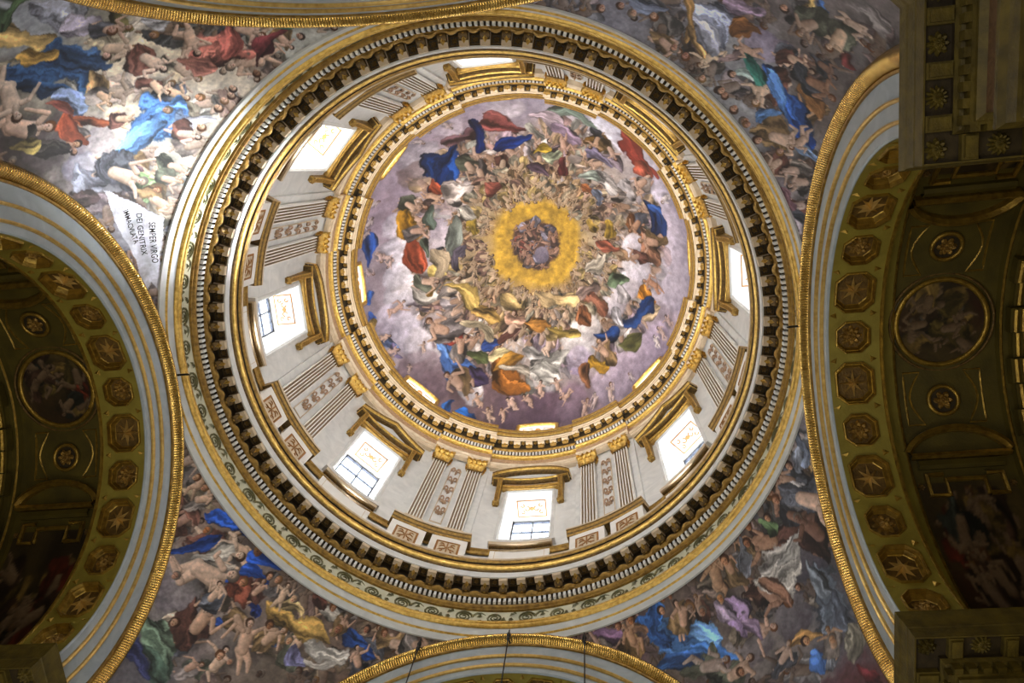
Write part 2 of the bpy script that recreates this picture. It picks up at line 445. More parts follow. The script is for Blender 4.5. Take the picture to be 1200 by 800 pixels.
# ---- vaults of the side chapels (and of the two arms), local frame y outward
VR = 0.62; VY0, VY1 = 1.137, 1.62
def make_vault(side, az):
    c = root('ceiling_chapel_'+side, (0, 0, 0), YAW(az)); struct(c, 'dark olive barrel vault of the '+side+' chapel')
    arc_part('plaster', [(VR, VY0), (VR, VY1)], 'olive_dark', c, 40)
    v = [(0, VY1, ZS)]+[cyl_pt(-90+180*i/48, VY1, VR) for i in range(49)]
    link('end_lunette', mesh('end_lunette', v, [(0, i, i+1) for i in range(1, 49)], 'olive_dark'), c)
    wv = MB()
    for sx in (-1, 1):
        wv.add([(sx*VR, 1.12, FZ), (sx*VR, VY1, FZ), (sx*VR, VY1, ZS), (sx*VR, 1.12, ZS)], [(0, 1, 2, 3)])
    wv.add([(-VR, VY1, FZ), (VR, VY1, FZ), (VR, VY1, ZS), (-VR, VY1, ZS)], [(0, 1, 2, 3)])
    wo = wv.obj('wall_chapel_'+side, 'marble_umber', None, (0, 0, 0), YAW(az)); struct(wo)
    return c
VAULT = {side: make_vault(side, az) for side, az in SIDES}

# ---- main entablature ring under the drum
t1 = struct(root('trim_1'), 'great round entablature under the drum with brackets, dentils and scrolled frieze')
ring('architrave_band', [(1.03, 2.2460), (0.9975, 2.2460), (0.9975, 2.281)], 'marble_pale', t1)
ring('gilded_fillet', roll(0.9985, 2.281, 0.996, 2.290, 0.006, 5), 'gold_beaded', t1, 60)
ring('architrave_band', [(0.996, 2.290), (0.994, 2.290), (0.994, 2.327)], 'marble_pale', t1)
ring('gilded_moulding', [(0.994, 2.327)]+roll(0.992, 2.327, 0.984, 2.341, 0.006, 5)+[(0.980, 2.343), (0.980, 2.352), (0.997, 2.356)], 'gold', t1, 50)
ring('frieze', [(1.0, 2.356), (1.0, 2.437)], 'frieze_ground', t1)
ring('gilded_moulding', [(1.0, 2.437), (0.992, 2.438), (0.992, 2.443)]+roll(0.990, 2.444, 0.984, 2.456, 0.004, 5)+[(0.984, 2.458)], 'gold_dull', t1, 50)
ring('dentil_band', [(0.986, 2.458), (0.986, 2.489), (0.976, 2.489)], 'dark_gilt_shaded', t1)
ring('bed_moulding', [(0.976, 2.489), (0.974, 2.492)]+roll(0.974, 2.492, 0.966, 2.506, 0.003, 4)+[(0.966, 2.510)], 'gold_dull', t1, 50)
ring('cornice_soffit', [(0.966, 2.510), (0.966, 2.545), (0.926, 2.545), (0.926, 2.538)], 'dark_gilt_shaded', t1)
ring('corona', [(0.926, 2.538), (0.921, 2.538), (0.921, 2.572)], 'marble_grey', t1)
ring('gilded_fillet', [(0.921, 2.572)]+roll(0.920, 2.572, 0.917, 2.583, 0.003, 4), 'gold_dark', t1, 50)
ring('crown_moulding', [(0.917, 2.583)]+roll(0.9155, 2.584, 0.9105, 2.606, 0.003, 6)+[(0.9105, 2.608)], 'gold', t1, 50)
ring('crown_groove', [(0.9105, 2.608), (0.913, 2.609), (0.913, 2.615), (0.9085, 2.616)], 'dark_gilt_shaded', t1)
ring('crown_roll', roll(0.9085, 2.616, 0.9035, 2.632, 0.0025, 5), 'gold_dull', t1, 50)
ring('crown_fillet', [(0.9035, 2.632), (0.902, 2.633), (0.902, 2.642), (0.91, 2.650), (1.02, 2.665)], 'stucco_warm', t1)
NB = 88
def bracket_mesh(w_, y0, y1, z0, z1, name, m):
    """scrolled modillion: local x tangent, y outward (y1 = wall end), z up; deeper at the wall"""
    mb = MB(); n = 10; pts = []
    for i in range(n+1):
        t = i/n; y = y0+(y1-y0)*t
        z = z1-(z1-z0)*(0.42+0.58*(0.5-0.5*math.cos(PI*min(1, t*1.15)))) + 0.10*(z1-z0)*math.sin(t*PI*2)
        pts.append((y, z))
    pts += [(y1, z1), (y0, z1)]
    mb.prism_x(pts, -w_/2, w_/2)
    cap = MB().prism_x([(y0-0.002, z1-(z1-z0)*0.60), (y0+(y1-y0)*0.36, z1-(z1-z0)*0.66), (y0+(y1-y0)*0.36, z1-(z1-z0)*0.2), (y1, z1-(z1-z0)*0.2), (y1, z1), (y0-0.002, z1)], -w_*0.60, w_*0.60).mesh('bracket_cap', 'stucco_warm')
    mb.lathe([(0.0, -w_*0.56), (w_*0.26, -w_*0.56), (w_*0.26, w_*0.56), (0.0, w_*0.56)], 8, (0, y1-w_*0.35, z0+w_*0.30), 'x')
    return mb.mesh(name, m), cap
BR, BRC = bracket_mesh(0.026, -0.020, 0.020, -0.040, 0.0, 'bracket', 'gold_dark')
leaf = MB().add([(-0.009, 0.016, -0.040), (0.009, 0.016, -0.040), (0.011, 0.004, -0.030), (0.0, -0.016, -0.0235), (-0.011, 0.004, -0.030), (0, 0.0, -0.036), (0, 0.016, -0.046)], [(0, 6, 5, 4), (6, 1, 2, 5), (5, 2, 3), (4, 5, 3)]).mesh('leaf', 'gold')
cf = MB(); frame_profile(cf, -0.013, 0.013, -0.012, 0.012, 0.004, 0, 0.003)
cof1 = mesh('coffer', [(x, z, y) for x, y, z in cf.v], cf.f, 'gold_dark')
RO1 = rosette_mesh(0.011, 'gold_dark', 6, 'rosette', 0.006)
EGG = MB()
ev = []
for i in range(7):
    for j in range(5):
        u = -1+2*i/6; t = j/4
        ev.append((u*0.021, 0.0+0.004*u*u-0.010*math.sin(PI*t)*(1-0.6*u*u), -0.010+0.020*t))
EGG.add(ev, grid_faces(7, 5)); EGGM = EGG.mesh('egg_moulding', 'gold_dull', 60)
for k in range(NB):
    az = 360.0*(k+0.5)/NB; az2 = 360.0*k/NB
    b = link('bracket', BR, t1, pol(az, 0.946, 2.545), YAW(az))
    link('leaf', leaf, b); link('bracket_cap', BRC, b)
    c = link('coffer', cof1, t1, pol(az2, 0.945, 2.544), YAW(az2))
    link('rosette', RO1, c)
    link('egg_moulding', EGGM, t1, pol(az2, 0.966, 2.500), YAW(az2))
def dentils(n, r0, r1, z0, z1, duty, name, m, parent, off=lambda a: 0.0):
    mb = MB()
    for i in range(n):
        az = 360.0*(i+0.5)/n; d = off(az); h = 180.0/n*duty
        v = [pol(az+s*h, r+d, z) for s in (-1, 1) for r in (r0, r1) for z in (z0, z1)]
        mb.add(v, [(0, 1, 3, 2), (4, 6, 7, 5), (0, 4, 5, 1), (2, 3, 7, 6), (0, 2, 6, 4), (1, 5, 7, 3)])
    o = mb.obj(name, m, parent); o['kind'] = 'stuff'; return o
dentils(336, 0.974, 0.987, 2.463, 2.485, 0.50, 'dentil_row', 'marble_grey', t1)
# scrolls of the frieze: spiral with a leaf, mirrored in turn
def scroll_mesh(flip, m='scroll_paint', sz=1.0):
    mb = MB(); pts = []
    for i in range(30):
        t = i/29; a = t*2.4*2*PI; r = 0.031*(1-t*0.86)*sz
        pts.append((flip*(r*math.cos(a)), 0, r*math.sin(a)))
    mb.tube(pts, [0.0042*(1-0.5*i/29) for i in range(30)], 5)
    stem = [(flip*(0.031*sz-0.0), 0, 0.0), (flip*0.034*sz, 0, 0.012), (flip*0.045*sz, 0, 0.026), (flip*0.062*sz, 0, 0.030), (flip*0.078*sz, 0, 0.018)]
    mb.tube(stem, [0.0045, 0.004, 0.004, 0.003, 0.002], 5)
    for (x, z, dx, dz) in ((0.050, -0.012, 0.02, -0.018), (0.046, 0.004, 0.022, 0.006), (-0.036, 0.024, -0.016, 0.010), (0.05, 0.03, 0.012, -0.02)):
        mb.add([(flip*x, 0.001, z), (flip*(x+dx*.5-dz*.28), -0.004, z+dz*.5+dx*.28), (flip*(x+dx), 0, z+dz), (flip*(x+dx*.5+dz*.28), -0.004, z+dz*.5-dx*.28)], [(0, 1, 2, 3)])
    return mb.mesh('scroll', m)
SCR = [scroll_mesh(1), scroll_mesh(-1)]
fr_ = [c for c in t1.children if c.name.startswith('frieze')][0]
for k in range(56):
    az = 360.0*(k+0.5)/56
    link('scroll', SCR[k % 2], fr_, pol(az, 0.998, 2.397), (0, PI if (k//1) % 2 else 0, -rad(az)))

# ---- drum wall with eight window openings and their reveals
wd = struct(root('wall_drum'), 'tall round drum wall of grey marble below the dome')
WH, WZ0, WZ1 = 6.2, 2.955, 3.462
def patch(az0, az1, n, zs_, r):
    v = []; 
    for i in range(n+1):
        for z in zs_: v.append(pol(az0+(az1-az0)*i/n, r, z))
    return v, grid_faces(n+1, len(zs_))
for az in WIN_AZ:
    mb = MB()
    mb.add(*patch(az-WH, az+WH, 6, [2.64, WZ0], 1.0)); mb.add(*patch(az-WH, az+WH, 6, [WZ1, 3.95], 1.0))
    mb.obj('bay_panel', 'marble_grey', wd)
    mb = MB()
    mb.add(*patch(az+WH, az+45-WH, 18, [2.64, WZ0, WZ1, 3.95], 1.0))
    mb.obj('pier_panel', 'marble_grey', wd)
    mb = MB()
    R2, H2 = 1.165, 5.0
    A = [pol(az-WH, 1.0, WZ0), pol(az-WH, 1.0, WZ1), pol(az+WH, 1.0, WZ1), pol(az+WH, 1.0, WZ0)]
    B = [pol(az-H2, R2, WZ0-0.02), pol(az-H2, R2, WZ1), pol(az+H2, R2, WZ1), pol(az+H2, R2, WZ0-0.02)]
    mb.add(A+B, [(0, 1, 5, 4), (1, 2, 6, 5), (2, 3, 7, 6), (3, 0, 4, 7)])
    mb.obj('window_reveal', 'reveal_white', wd)
# raised field behind each pair of pilasters, low base courses
for k in range(8):
    a = 45*k+22.5
    mb = MB(); 
    n = 10; v = []
    for i in range(n+1):
        for r, z in ((1.0, 3.712), (0.988, 3.712), (0.988, 2.87), (1.0, 2.87)): v.append(pol(a-9.3+18.6*i/n, r, z))
    mb.add(v, grid_faces(n+1, 4)); mb.add([v[0], v[1], v[2], v[3]], [(0, 1, 2, 3)]); mb.add(v[-4:], [(0, 1, 2, 3)])
    mb.obj('raised_field', 'marble_grey', wd)
def base_azs(ins, edges, full=360, step=2.0):
    """samples with a radial step inward (ressaut) between the given edges of each 45 degree bay"""
    out = []
    for k in range(8):
        b = 45.0*k
        e0, e1 = edges
        seq = [b+x for x in np.arange(0, e0, step)]+[b+e0-0.01]
        out += [(a, 0.0) for a in seq]
        seq = [b+e0]+[b+x for x in np.arange(e0+step, e1, step)]+[b+e1]
        out += [(a, -ins) for a in seq]
        out += [(b+e1+0.01, 0.0)]+[(b+x, 0.0) for x in np.arange(e1+step, 45, step)]
    return out
DB = base_azs(0.042, (11.9, 33.1))
ring('base_course', [(1.0, 2.66), (0.985, 2.66), (0.985, 2.80)], 'marble_white', wd)
ring('base_moulding', [(0.985, 2.812), (0.980, 2.814), (0.976, 2.826), (0.970, 2.832), (0.970, 2.840), (0.976, 2.848), (1.0, 2.852)], 'gold_dull', wd)

# ---- upper entablature at the foot of the dome, breaking forward over the pilaster pairs
t2 = struct(root('trim_2'), 'upper round cornice at the foot of the dome, breaking forward over the pilasters')
UB = base_azs(0.020, (13.6, 31.4), step=1.5)
def uring(name, prof, m, smooth=None): return ring(name, prof, m, t2, smooth, UB)
uring('architrave', [(1.0, 3.710), (0.978, 3.710), (0.978, 3.732), (0.975, 3.734), (0.975, 3.752), (0.968, 3.758), (0.968, 3.764), (0.980, 3.766)], 'stucco_warm')
uring('frieze', [(0.980, 3.766), (0.980, 3.842)], 'marble_brown')
uring('bed_moulding', [(0.980, 3.842), (0.972, 3.844), (0.972, 3.850)]+roll(0.970, 3.851, 0.962, 3.864, 0.004, 4)+[(0.962, 3.868)], 'gold', 50)
uring('dentil_band', [(0.964, 3.868), (0.964, 3.900), (0.956, 3.900)], 'dark_gilt_shaded')
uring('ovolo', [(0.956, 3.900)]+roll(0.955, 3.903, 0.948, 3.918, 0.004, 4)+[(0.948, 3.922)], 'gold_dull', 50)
uring('cornice_soffit', [(0.948, 3.922), (0.948, 3.985), (0.922, 3.985), (0.922, 3.980)], 'dark_gilt_shaded')
uring('corona', [(0.922, 3.980), (0.918, 3.980), (0.918, 4.012), (0.915, 4.014)], 'stucco_warm')
uring('crown_groove', [(0.915, 4.014), (0.916, 4.016), (0.916, 4.022), (0.912, 4.024)], 'gold_dark')
uring('crown_moulding', roll(0.912, 4.024, 0.905, 4.054, 0.003, 6), 'gold', 50)
uring('crown_fillet', [(0.905, 4.054), (0.907, 4.056), (0.907, 4.060), (0.902, 4.062)], 'gold_dark')
uring('crown_lip', [(0.902, 4.062), (0.898, 4.072), (0.898, 4.090), (0.905, 4.098), (0.960, 4.112)], 'gold')
ubo = lambda a: -0.020 if 13.6 <= (a % 45) <= 31.4 else 0.0
BR2, BRC2 = bracket_mesh(0.030, -0.014, 0.014, -0.046, 0.0, 'bracket', 'gold_dull')
lf2 = MB().add([(-0.009, 0.010, -0.046), (0.009, 0.010, -0.046), (0.011, 0.002, -0.034), (0.0, -0.012, -0.026), (-0.011, 0.002, -0.034), (0, 0.0, -0.042)], [(0, 1, 5), (1, 2, 5), (2, 3, 5), (3, 4, 5), (4, 0, 5)]).mesh('leaf', 'gold')
RO2 = rosette_mesh(0.012, 'gold_dull', 6, 'rosette', 0.008)
for k in range(NB):
    az = 360.0*(k+0.5)/NB; az2 = 360.0*k/NB
    b = link('bracket', BR2, t2, pol(az, 0.936+ubo(az), 3.985), YAW(az)); link('leaf', lf2, b); link('bracket_cap', BRC2, b)
    link('rosette', RO2, t2, pol(az2, 0.935+ubo(az2), 3.983), YAW(az2))
dentils(336, 0.954, 0.965, 3.872, 3.898, 0.55, 'dentil_row', 'marble_white', t2, ubo)

# ---- painted dome: tall ellipse of revolution, lunette openings left out of the grid
DR, DZ, DH = 0.925, 4.10, 1.50
LA, LZ0, LZ1 = 6.6, 4.100, 4.232
nA, nT = 960, 330
ta = np.linspace(0, 1, nT+1)
phi = (PI/2)*(1-(1-ta)**1.15)
A_ = np.arange(nA)*2*PI/nA
zz = DZ+DH*np.sin(phi); rr = DR*np.cos(phi); rr[-1] = 0.0005
dv = np.empty((nT+1, nA, 3))
dv[:, :, 0] = rr[:, None]*np.sin(A_)[None]; dv[:, :, 1] = rr[:, None]*np.cos(A_)[None]; dv[:, :, 2] = zz[:, None]
ii, jj = np.meshgrid(np.arange(nT), np.arange(nA), indexing='ij')
am = ((np.degrees(A_)+22.5) % 45)-22.5
hole = (np.abs(am)[None, :] < LA) & (((zz[:-1]+zz[1:])/2)[:, None] < LZ1+0.0*am[None, :]-0.012*(am[None, :]/LA)**2)
keep = ~hole
j2 = (jj+1) % nA
q = np.stack([ii*nA+jj, ii*nA+j2, (ii+1)*nA+j2, (ii+1)*nA+jj], -1)[keep]
def big_mesh(name, v, q, m):
    me = bpy.data.meshes.new(name)
    v = (np.asarray(v).reshape(-1, 3)*S).astype(np.float32)
    used = np.unique(q); remap = np.full(len(v), -1, np.int64); remap[used] = np.arange(len(used))
    v = v[used]; q = remap[q]
    me.vertices.add(len(v)); me.vertices.foreach_set('co', v.ravel())
    me.loops.add(q.size); me.loops.foreach_set('vertex_index', q.ravel().astype(np.int32))
    me.polygons.add(len(q)); me.polygons.foreach_set('loop_start', np.arange(0, q.size, 4, dtype=np.int32))
    me.update(calc_edges=True); me.shade_smooth()
    me.materials.append(MATS[m])
    return me, v/S
def paint_mesh(me, rgb):
    """rgb: display-space colours per vertex, stored as linear paint"""
    lin = np.where(rgb <= 0.04045, rgb/12.92, ((np.clip(rgb, 0, 1)+0.055)/1.055)**2.4)
    at = me.color_attributes.new('paint', 'FLOAT_COLOR', 'POINT')
    at.data.foreach_set('color', np.c_[lin, np.ones(len(lin))].astype(np.float32).ravel())
dome_me, dome_v = big_mesh('ceiling_dome', dv, q, 'fresco')
dome = struct(link('ceiling_dome', dome_me), 'tall dome painted with a heavenly crowd on clouds round a golden glory')

# ---- lunettes at the foot of the dome
def make_lunette(n, az):
    o = root('window_%d' % n, pol(az, DR, LZ0), YAW(az)); struct(o, 'small lunette at the foot of the dome with white soffit and ochre rosette')
    hw = 0.106; h = LZ1-LZ0
    # sloping white soffit, side cheeks
    top = []
    for i in range(9):
        u = -1+2*i/8; top.append((u*hw, 0.0, h-0.014*u*u))
    back = [(x*0.92, 0.10, z-0.006) for x, y, z in top]
    MB().add(top+back, [(i, i+1, 10+i, 9+i) for i in range(8)]).obj('soffit', 'stucco_white', o)
    ck = MB()
    for s in (-1, 1): ck.add([(s*hw, 0, 0), (s*hw, 0, h-0.014), (s*hw*0.92, 0.10, h-0.02), (s*hw*0.92, 0.10, 0)], [(0, 1, 2, 3)])
    ck.add([(-hw, 0, 0.012), (hw, 0, 0.012), (hw*0.92, 0.10, 0.002), (-hw*0.92, 0.10, 0.002)], [(0, 1, 2, 3)])
    ck.obj('cheek', 'stucco_white', o)
    gl = MB().box(-hw*0.92, hw*0.92, 0.099, 0.101, 0.0, h-0.018).obj('pane', 'window_glass', o)
    bars = MB()
    for x in (-0.5, 0, 0.5): MB().box(x*hw*0.92-0.002, x*hw*0.92+0.002, 0.096, 0.102, 0.0, h-0.018).obj('glazing_bar', 'lead', o)
    fr = []
    for i in range(13):
        u = -1+2*i/12; fr.append((u*(hw+0.008), -0.008, h+0.008-0.016*u*u))
    fr = [(-hw-0.008, -0.008, -0.01)]+fr+[(hw+0.008, -0.008, -0.01)]
    MB().tube(fr, 0.0125, 8).obj('gilded_frame', 'gold', o, smooth=60)
    # painted ornament on the soffit
    orn = MB().lathe([(0.010, 0), (0.021, 0)], 20); sl = math.atan2(0.006, 0.1)
    orn.obj('rosette_ring', 'ochre_ornament', o, (0, 0.030, h-0.0035), (-sl, 0, 0))
    MB().lathe([(0.0, 0.0), (0.008, 0.0)], 12).obj('rosette', 'ochre_ornament', o, (0, 0.030, h-0.0035), (-sl, 0, 0))
    for s in (-1, 1):
        pn = MB(); frame_profile(pn, -0.024, 0.024, -0.016, 0.016, 0.005, 0, 0.001)
        link('border', mesh('border', [(x, z, y) for x, y, z in pn.v], pn.f, 'ochre_ornament'), o, (s*0.060, 0.030, h-0.0085), (-sl, s*0.13, 0))
    return o
for i, az in enumerate(WIN_AZ): make_lunette(9+i, az)

# ---- pendentives: one sphere cut by the ring and the planes of the arches
PEND = {}
def make_pend(side, az):
    na, ne = 560, 270
    a = rad(az)+np.linspace(-0.70, 0.70, na+1); e = np.linspace(-0.07, 0.5945, ne+1)
    Aa, Ee = np.meshgrid(a, e, indexing='ij')
    v = np.stack([RS*np.cos(Ee)*np.sin(Aa), RS*np.cos(Ee)*np.cos(Aa), ZS+RS*np.sin(Ee)], -1)
    # pull the outer columns on to the arch planes so that the cut follows them
    for ax in (0, 1):
        ov = np.abs(v[..., ax]) > AP+0.004
    ok = (np.abs(v[..., 0]) <= AP+0.012) & (np.abs(v[..., 1]) <= AP+0.012)
    i, j = np.meshgrid(np.arange(na), np.arange(ne), indexing='ij')
    c = ok[:-1, :-1] & ok[1:, :-1] & ok[1:, 1:] & ok[:-1, 1:]
    st = ne+1
    q = np.stack([i*st+j, (i+1)*st+j, (i+1)*st+j+1, i*st+j+1], -1)[c]
    me, vv = big_mesh('wall_pendentive_'+side, v, q, 'fresco_pendentive')
    o = struct(link('wall_pendentive_'+side, me), 'frescoed pendentive between two arches, '+side.replace('_', ' '))
    PEND[side] = (o, me, vv, az)
for side, az in (('bottom_right', 45), ('top_right', 135), ('top_left', 225), ('bottom_left', 315)): make_pend(side, az)

# ================================================================== THINGS ON THE DRUM
def pilaster_proto():
    p = root('pilaster')
    # local: x tangent, y outward, z up from the ledge; origin at the drum face
    sh = MB(); w2 = 0.036; y0, y1 = -0.026, -0.006; zb, zt = 0.287, 0.920
    xs = []
    nfl = 5; pitch = 2*w2/(nfl+0.35)
    prof = [(-w2, y1), (-w2, y0)]
    for i in range(nfl):
        c0 = -w2+pitch*(0.675+i) - pitch*0.0
        hwf = pitch*0.32
        for t in range(5):
            a = PI*t/4; prof.append((c0-hwf*math.cos(a), y0+0.010*math.sin(a)))
    prof += [(w2, y0), (w2, y1)]
    v = [(x, y, z) for z in (zb, zt) for x, y in prof]; n = len(prof)
    sh.add(v, [(i, i+1, n+i+1, n+i) for i in range(n-1)])
    so_ = sh.obj('shaft', 'stucco_white', p); so_.data.materials.append(MATS['flute_brown'])
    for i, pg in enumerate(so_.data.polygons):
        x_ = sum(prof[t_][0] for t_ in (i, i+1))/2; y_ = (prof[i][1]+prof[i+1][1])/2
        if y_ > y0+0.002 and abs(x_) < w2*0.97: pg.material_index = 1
    bs = MB()
    for a_, b_, d_ in ((0.2145, 0.235, 0.010), (0.235, 0.258, 0.006), (0.258, 0.272, 0.008), (0.272, 0.287, 0.003)):
        bs.box(-w2-d_, w2+d_, y0-d_, y1, a_, b_)
    bs.obj('base', 'stucco_warm', p)
    cp = MB()
    cp.box(-w2-0.002, w2+0.002, y0-0.004, y1, zt, zt+0.010)
    cp.add([(x*w2*sx, (y0 if y < 0 else y1)-dy, z) for (z, sx, dy) in ((zt+0.01, 0.98, 0.0), (zt+0.10, 1.10, 0.008)) for (x, y) in ((-1, -1), (1, -1), (1, 1), (-1, 1))],
           [(0, 1, 5, 4), (1, 2, 6, 5), (3, 0, 4, 7)])
    c = cp.obj('capital', 'gold_dark', p)
    lv = MB()
    def leafm(x, z, wd_, h, out, yb, ax=0):
        pts = []
        for i in range(6):
            t = i/5; zc = z+h*(t if t < 0.8 else 0.8-(t-0.8)*0.6); yo = -out*(t**2.2)
            wd2 = wd_*(0.75+0.5*math.sin(PI*min(1, t*1.05)))*(1 if i < 5 else 0.55)
            for s in (-1, 0, 1):
                if ax == 0: pts.append((x+s*wd2/2, yb+yo+(0.0025 if s else -0.0015), zc))
                else: pts.append((x-ax*(yo-(0.0025 if s else -0.0015)), yb+s*wd2/2, zc))
        lv.add(pts, [(i*3+k, i*3+k+1, i*3+k+4, i*3+k+3) for i in range(5) for k in range(2)])
    for x in (-0.026, 0.0, 0.026): leafm(x, zt+0.008, 0.022, 0.050, 0.026, y0-0.004)
    for x in (-0.036, -0.013, 0.013, 0.036): leafm(x, zt+0.035, 0.019, 0.056, 0.034, y0-0.006)
    for sx in (-1, 1): leafm(sx*(w2+0.003), zt+0.010, 0.02, 0.05, 0.012, (y0+y1)/2, sx); leafm(sx*(w2+0.004), zt+0.04, 0.02, 0.05, 0.014, (y0+y1)/2, sx)
    l = lv.obj('acanthus_foliage', 'gold', c); l['kind'] = 'stuff'
    vo = MB()
    for sx in (-1, 1):
        vm = MB().lathe([(0.0, -0.006), (0.012, -0.006), (0.010, -0.008), (0.004, -0.009), (0.0, -0.009)], 12, (0, 0, 0), 'y')
        vm.lathe([(0.012, -0.006), (0.012, 0.012)], 12, (0, 0, 0), 'y')
        link('volute', vm.mesh('volute', 'gold'), c, (sx*(w2+0.006), y0-0.016, zt+0.095))
    ab = MB()
    pts = [(-w2-0.016, zt+0.106), (w2+0.016, zt+0.106)]
    n = 8; front = [(-w2-0.018+(2*w2+0.036)*i/n, y0-0.026+0.014*math.sin(PI*i/n)) for i in range(n+1)]
    poly = front+[(w2+0.010, y1), (-w2-0.010, y1)]
    k = len(poly)
    ab.add([(x, y, z) for z in (zt+0.106, zt+0.122) for x, y in poly], [tuple(range(k)), tuple(range(2*k-1, k-1, -1))]+[(i, (i+1) % k, (i+1) % k+k, i+k) for i in range(k)])
    ab.obj('abacus', 'gold', c)
    fl_ = rosette_mesh(0.010, 'gold', 6, 'flower', 0.006)
    link('flower', fl_, c, (0, y0-0.016, zt+0.108), (rad(-90), 0, 0))
    return p
# heights here count from z = 2.66
PROTO = pilaster_proto()
PED_G = 'pedestals under the drum pilasters'
first = True
def pedestal_proto(sh):
    d = root('pedestal')
    b = MB().box(-0.074, 0.074, -0.050, 0.01, 0.0, 0.166)
    b.obj('block', 'stucco_white', d)
    fr = MB(); frame_profile(fr, -0.040, 0.040, 0.035, 0.120, 0.009, -0.050, 0.004)
    fr.obj('panel_frame', 'ochre_ornament', d)
    pn = MB().box(-0.040, 0.040, -0.0508, -0.05, 0.035, 0.120).obj('panel', 'stucco_warm', d)
    orn = MB()
    for sx in (-1, 1):
        for (cx, cz, r) in ((0.018, 0.078, 0.013), (0.024, 0.055, 0.008), (0.022, 0.100, 0.008)):
            orn.tube([(sx*(cx+r*math.cos(t*0.6)), -0.052, cz+r*math.sin(t*0.6)*1.0) for t in range(9)], 0.0025, 5)
    orn.tube([(0, -0.052, 0.04), (0, -0.052, 0.115)], 0.003, 5)
    orn.obj('scroll_relief', 'ochre_ornament', pn)
    return d
PEDP = pedestal_proto(1)
SPOT = {0: 'lamp-cord arch', 45: 'big blue robe fresco', 90: 'far chapel arch', 135: 'green robe fresco', 180: 'entrance arch', 225: 'banner fresco', 270: 'near chapel arch', 315: 'yellow robe fresco'}
def pil_label(az):
    """the window it stands next to, and the one it leans towards"""
    near = (round(az/45)*45) % 360; far = (near+(45 if az > round(az/45)*45 else -45)) % 360
    return SPOT[near], SPOT[far]
n = 0
for k in range(8):
    for s in (-1, 1):
        az = 45*k+22.5+s*5.3
        na_, fa_ = pil_label(az)
        if n == 0: p = PROTO; p.location = W(pol(az, 0.988, 2.66)); p.rotation_euler = YAW(az)
        else: p = copy_tree(PROTO, None, pol(az, 0.988, 2.66), YAW(az))
        tag(p, 'white fluted pilaster by window over %s, towards %s' % (na_, fa_), 'pilaster', 'fluted pilasters round the drum')
        if n == 0: d = PEDP; d.location = W(pol(az, 0.988, 2.66)); d.rotation_euler = YAW(az)
        else: d = copy_tree(PEDP, None, pol(az, 0.988, 2.66), YAW(az))
        tag(d, 'ochre-panelled pedestal by window over %s, towards %s' % (na_, fa_), 'pedestal', PED_G)
        n += 1
    # shared cornice over the two pedestals
    a = 45*k+22.5
    v = []; nn = 12
    prof = [(0.990, 2.824), (0.938, 2.824), (0.934, 2.834), (0.930, 2.840), (0.926, 2.852), (0.922, 2.856), (0.922, 2.866), (0.930, 2.872), (0.990, 2.874)]
    for i in range(nn+1):
        az = a-10.4+20.8*i/nn
        for r, z in prof: v.append(pol(az, r, z))
    mb = MB().add(v, grid_faces(nn+1, len(prof))); mb.add(v[:len(prof)], [tuple(range(len(prof)))]); mb.add(v[-len(prof):], [tuple(range(len(prof)))])
    pc = mb.obj('pedestal_cornice', 'gold_dull', wd); pc.data.materials.append(MATS['gold_dark']); pc.data.materials.append(MATS['stucco_warm'])
    for i, pg in enumerate(pc.data.polygons):
        if i < nn*(len(prof)-1): pg.material_index = (1, 0, 1, 0, 1, 2, 2, 2)[i % (len(prof)-1)]
# ornament strip between the pilasters of a pair
def strip_proto():
    o = root('ornament_panel')
    MB().box(-0.030, 0.030, -0.004, 0.004, 0.26, 0.93).obj('panel', 'marble_white', o)
    fr = MB(); frame_profile(fr, -0.023, 0.023, 0.34, 0.915, 0.005, -0.004, 0.005)
    fr.obj('moulded_frame', 'stucco_warm', o)
    for i in range(5):
        z = 0.40+i*0.112; s = 1.0 if i else 0.8
        link('rosette', STRIP_R, o, (0, -0.005, z+0.03), (rad(-90), 0, i*0.4))
        for sx in (-1, 1):
            link('leaf_scroll', STRIP_S[(sx+1)//2], o, (sx*0.001, -0.005, z+0.075))
    return o
STRIP_R = rosette_mesh(0.0205, 'marble_brown', 7, 'rosette', 0.008)
def leafscroll(sx):
    mb = MB()
    mb.tube([(sx*(0.011+0.010*math.cos(t*0.75-1.2)*(1-t*0.05)), 0, -0.008+0.028*math.sin(t*0.75-1.2)*(1-t*0.05)) for t in range(10)], [0.0062*(1-t*0.06) for t in range(10)], 5)
    return mb.mesh('leaf_scroll', 'marble_brown')
STRIP_S = [leafscroll(-1), leafscroll(1)]
SP = strip_proto()
for k in range(8):
    az = 45*k+22.5
    o = SP if k == 0 else copy_tree(SP)
    o.location = W(pol(az, 0.986, 2.66)); o.rotation_euler = YAW(az)
    tag(o, 'carved leaf strip between windows over %s and %s' % (SPOT[45*k], SPOT[(45*k+45) % 360]), 'ornament', 'carved strips between the pilasters')

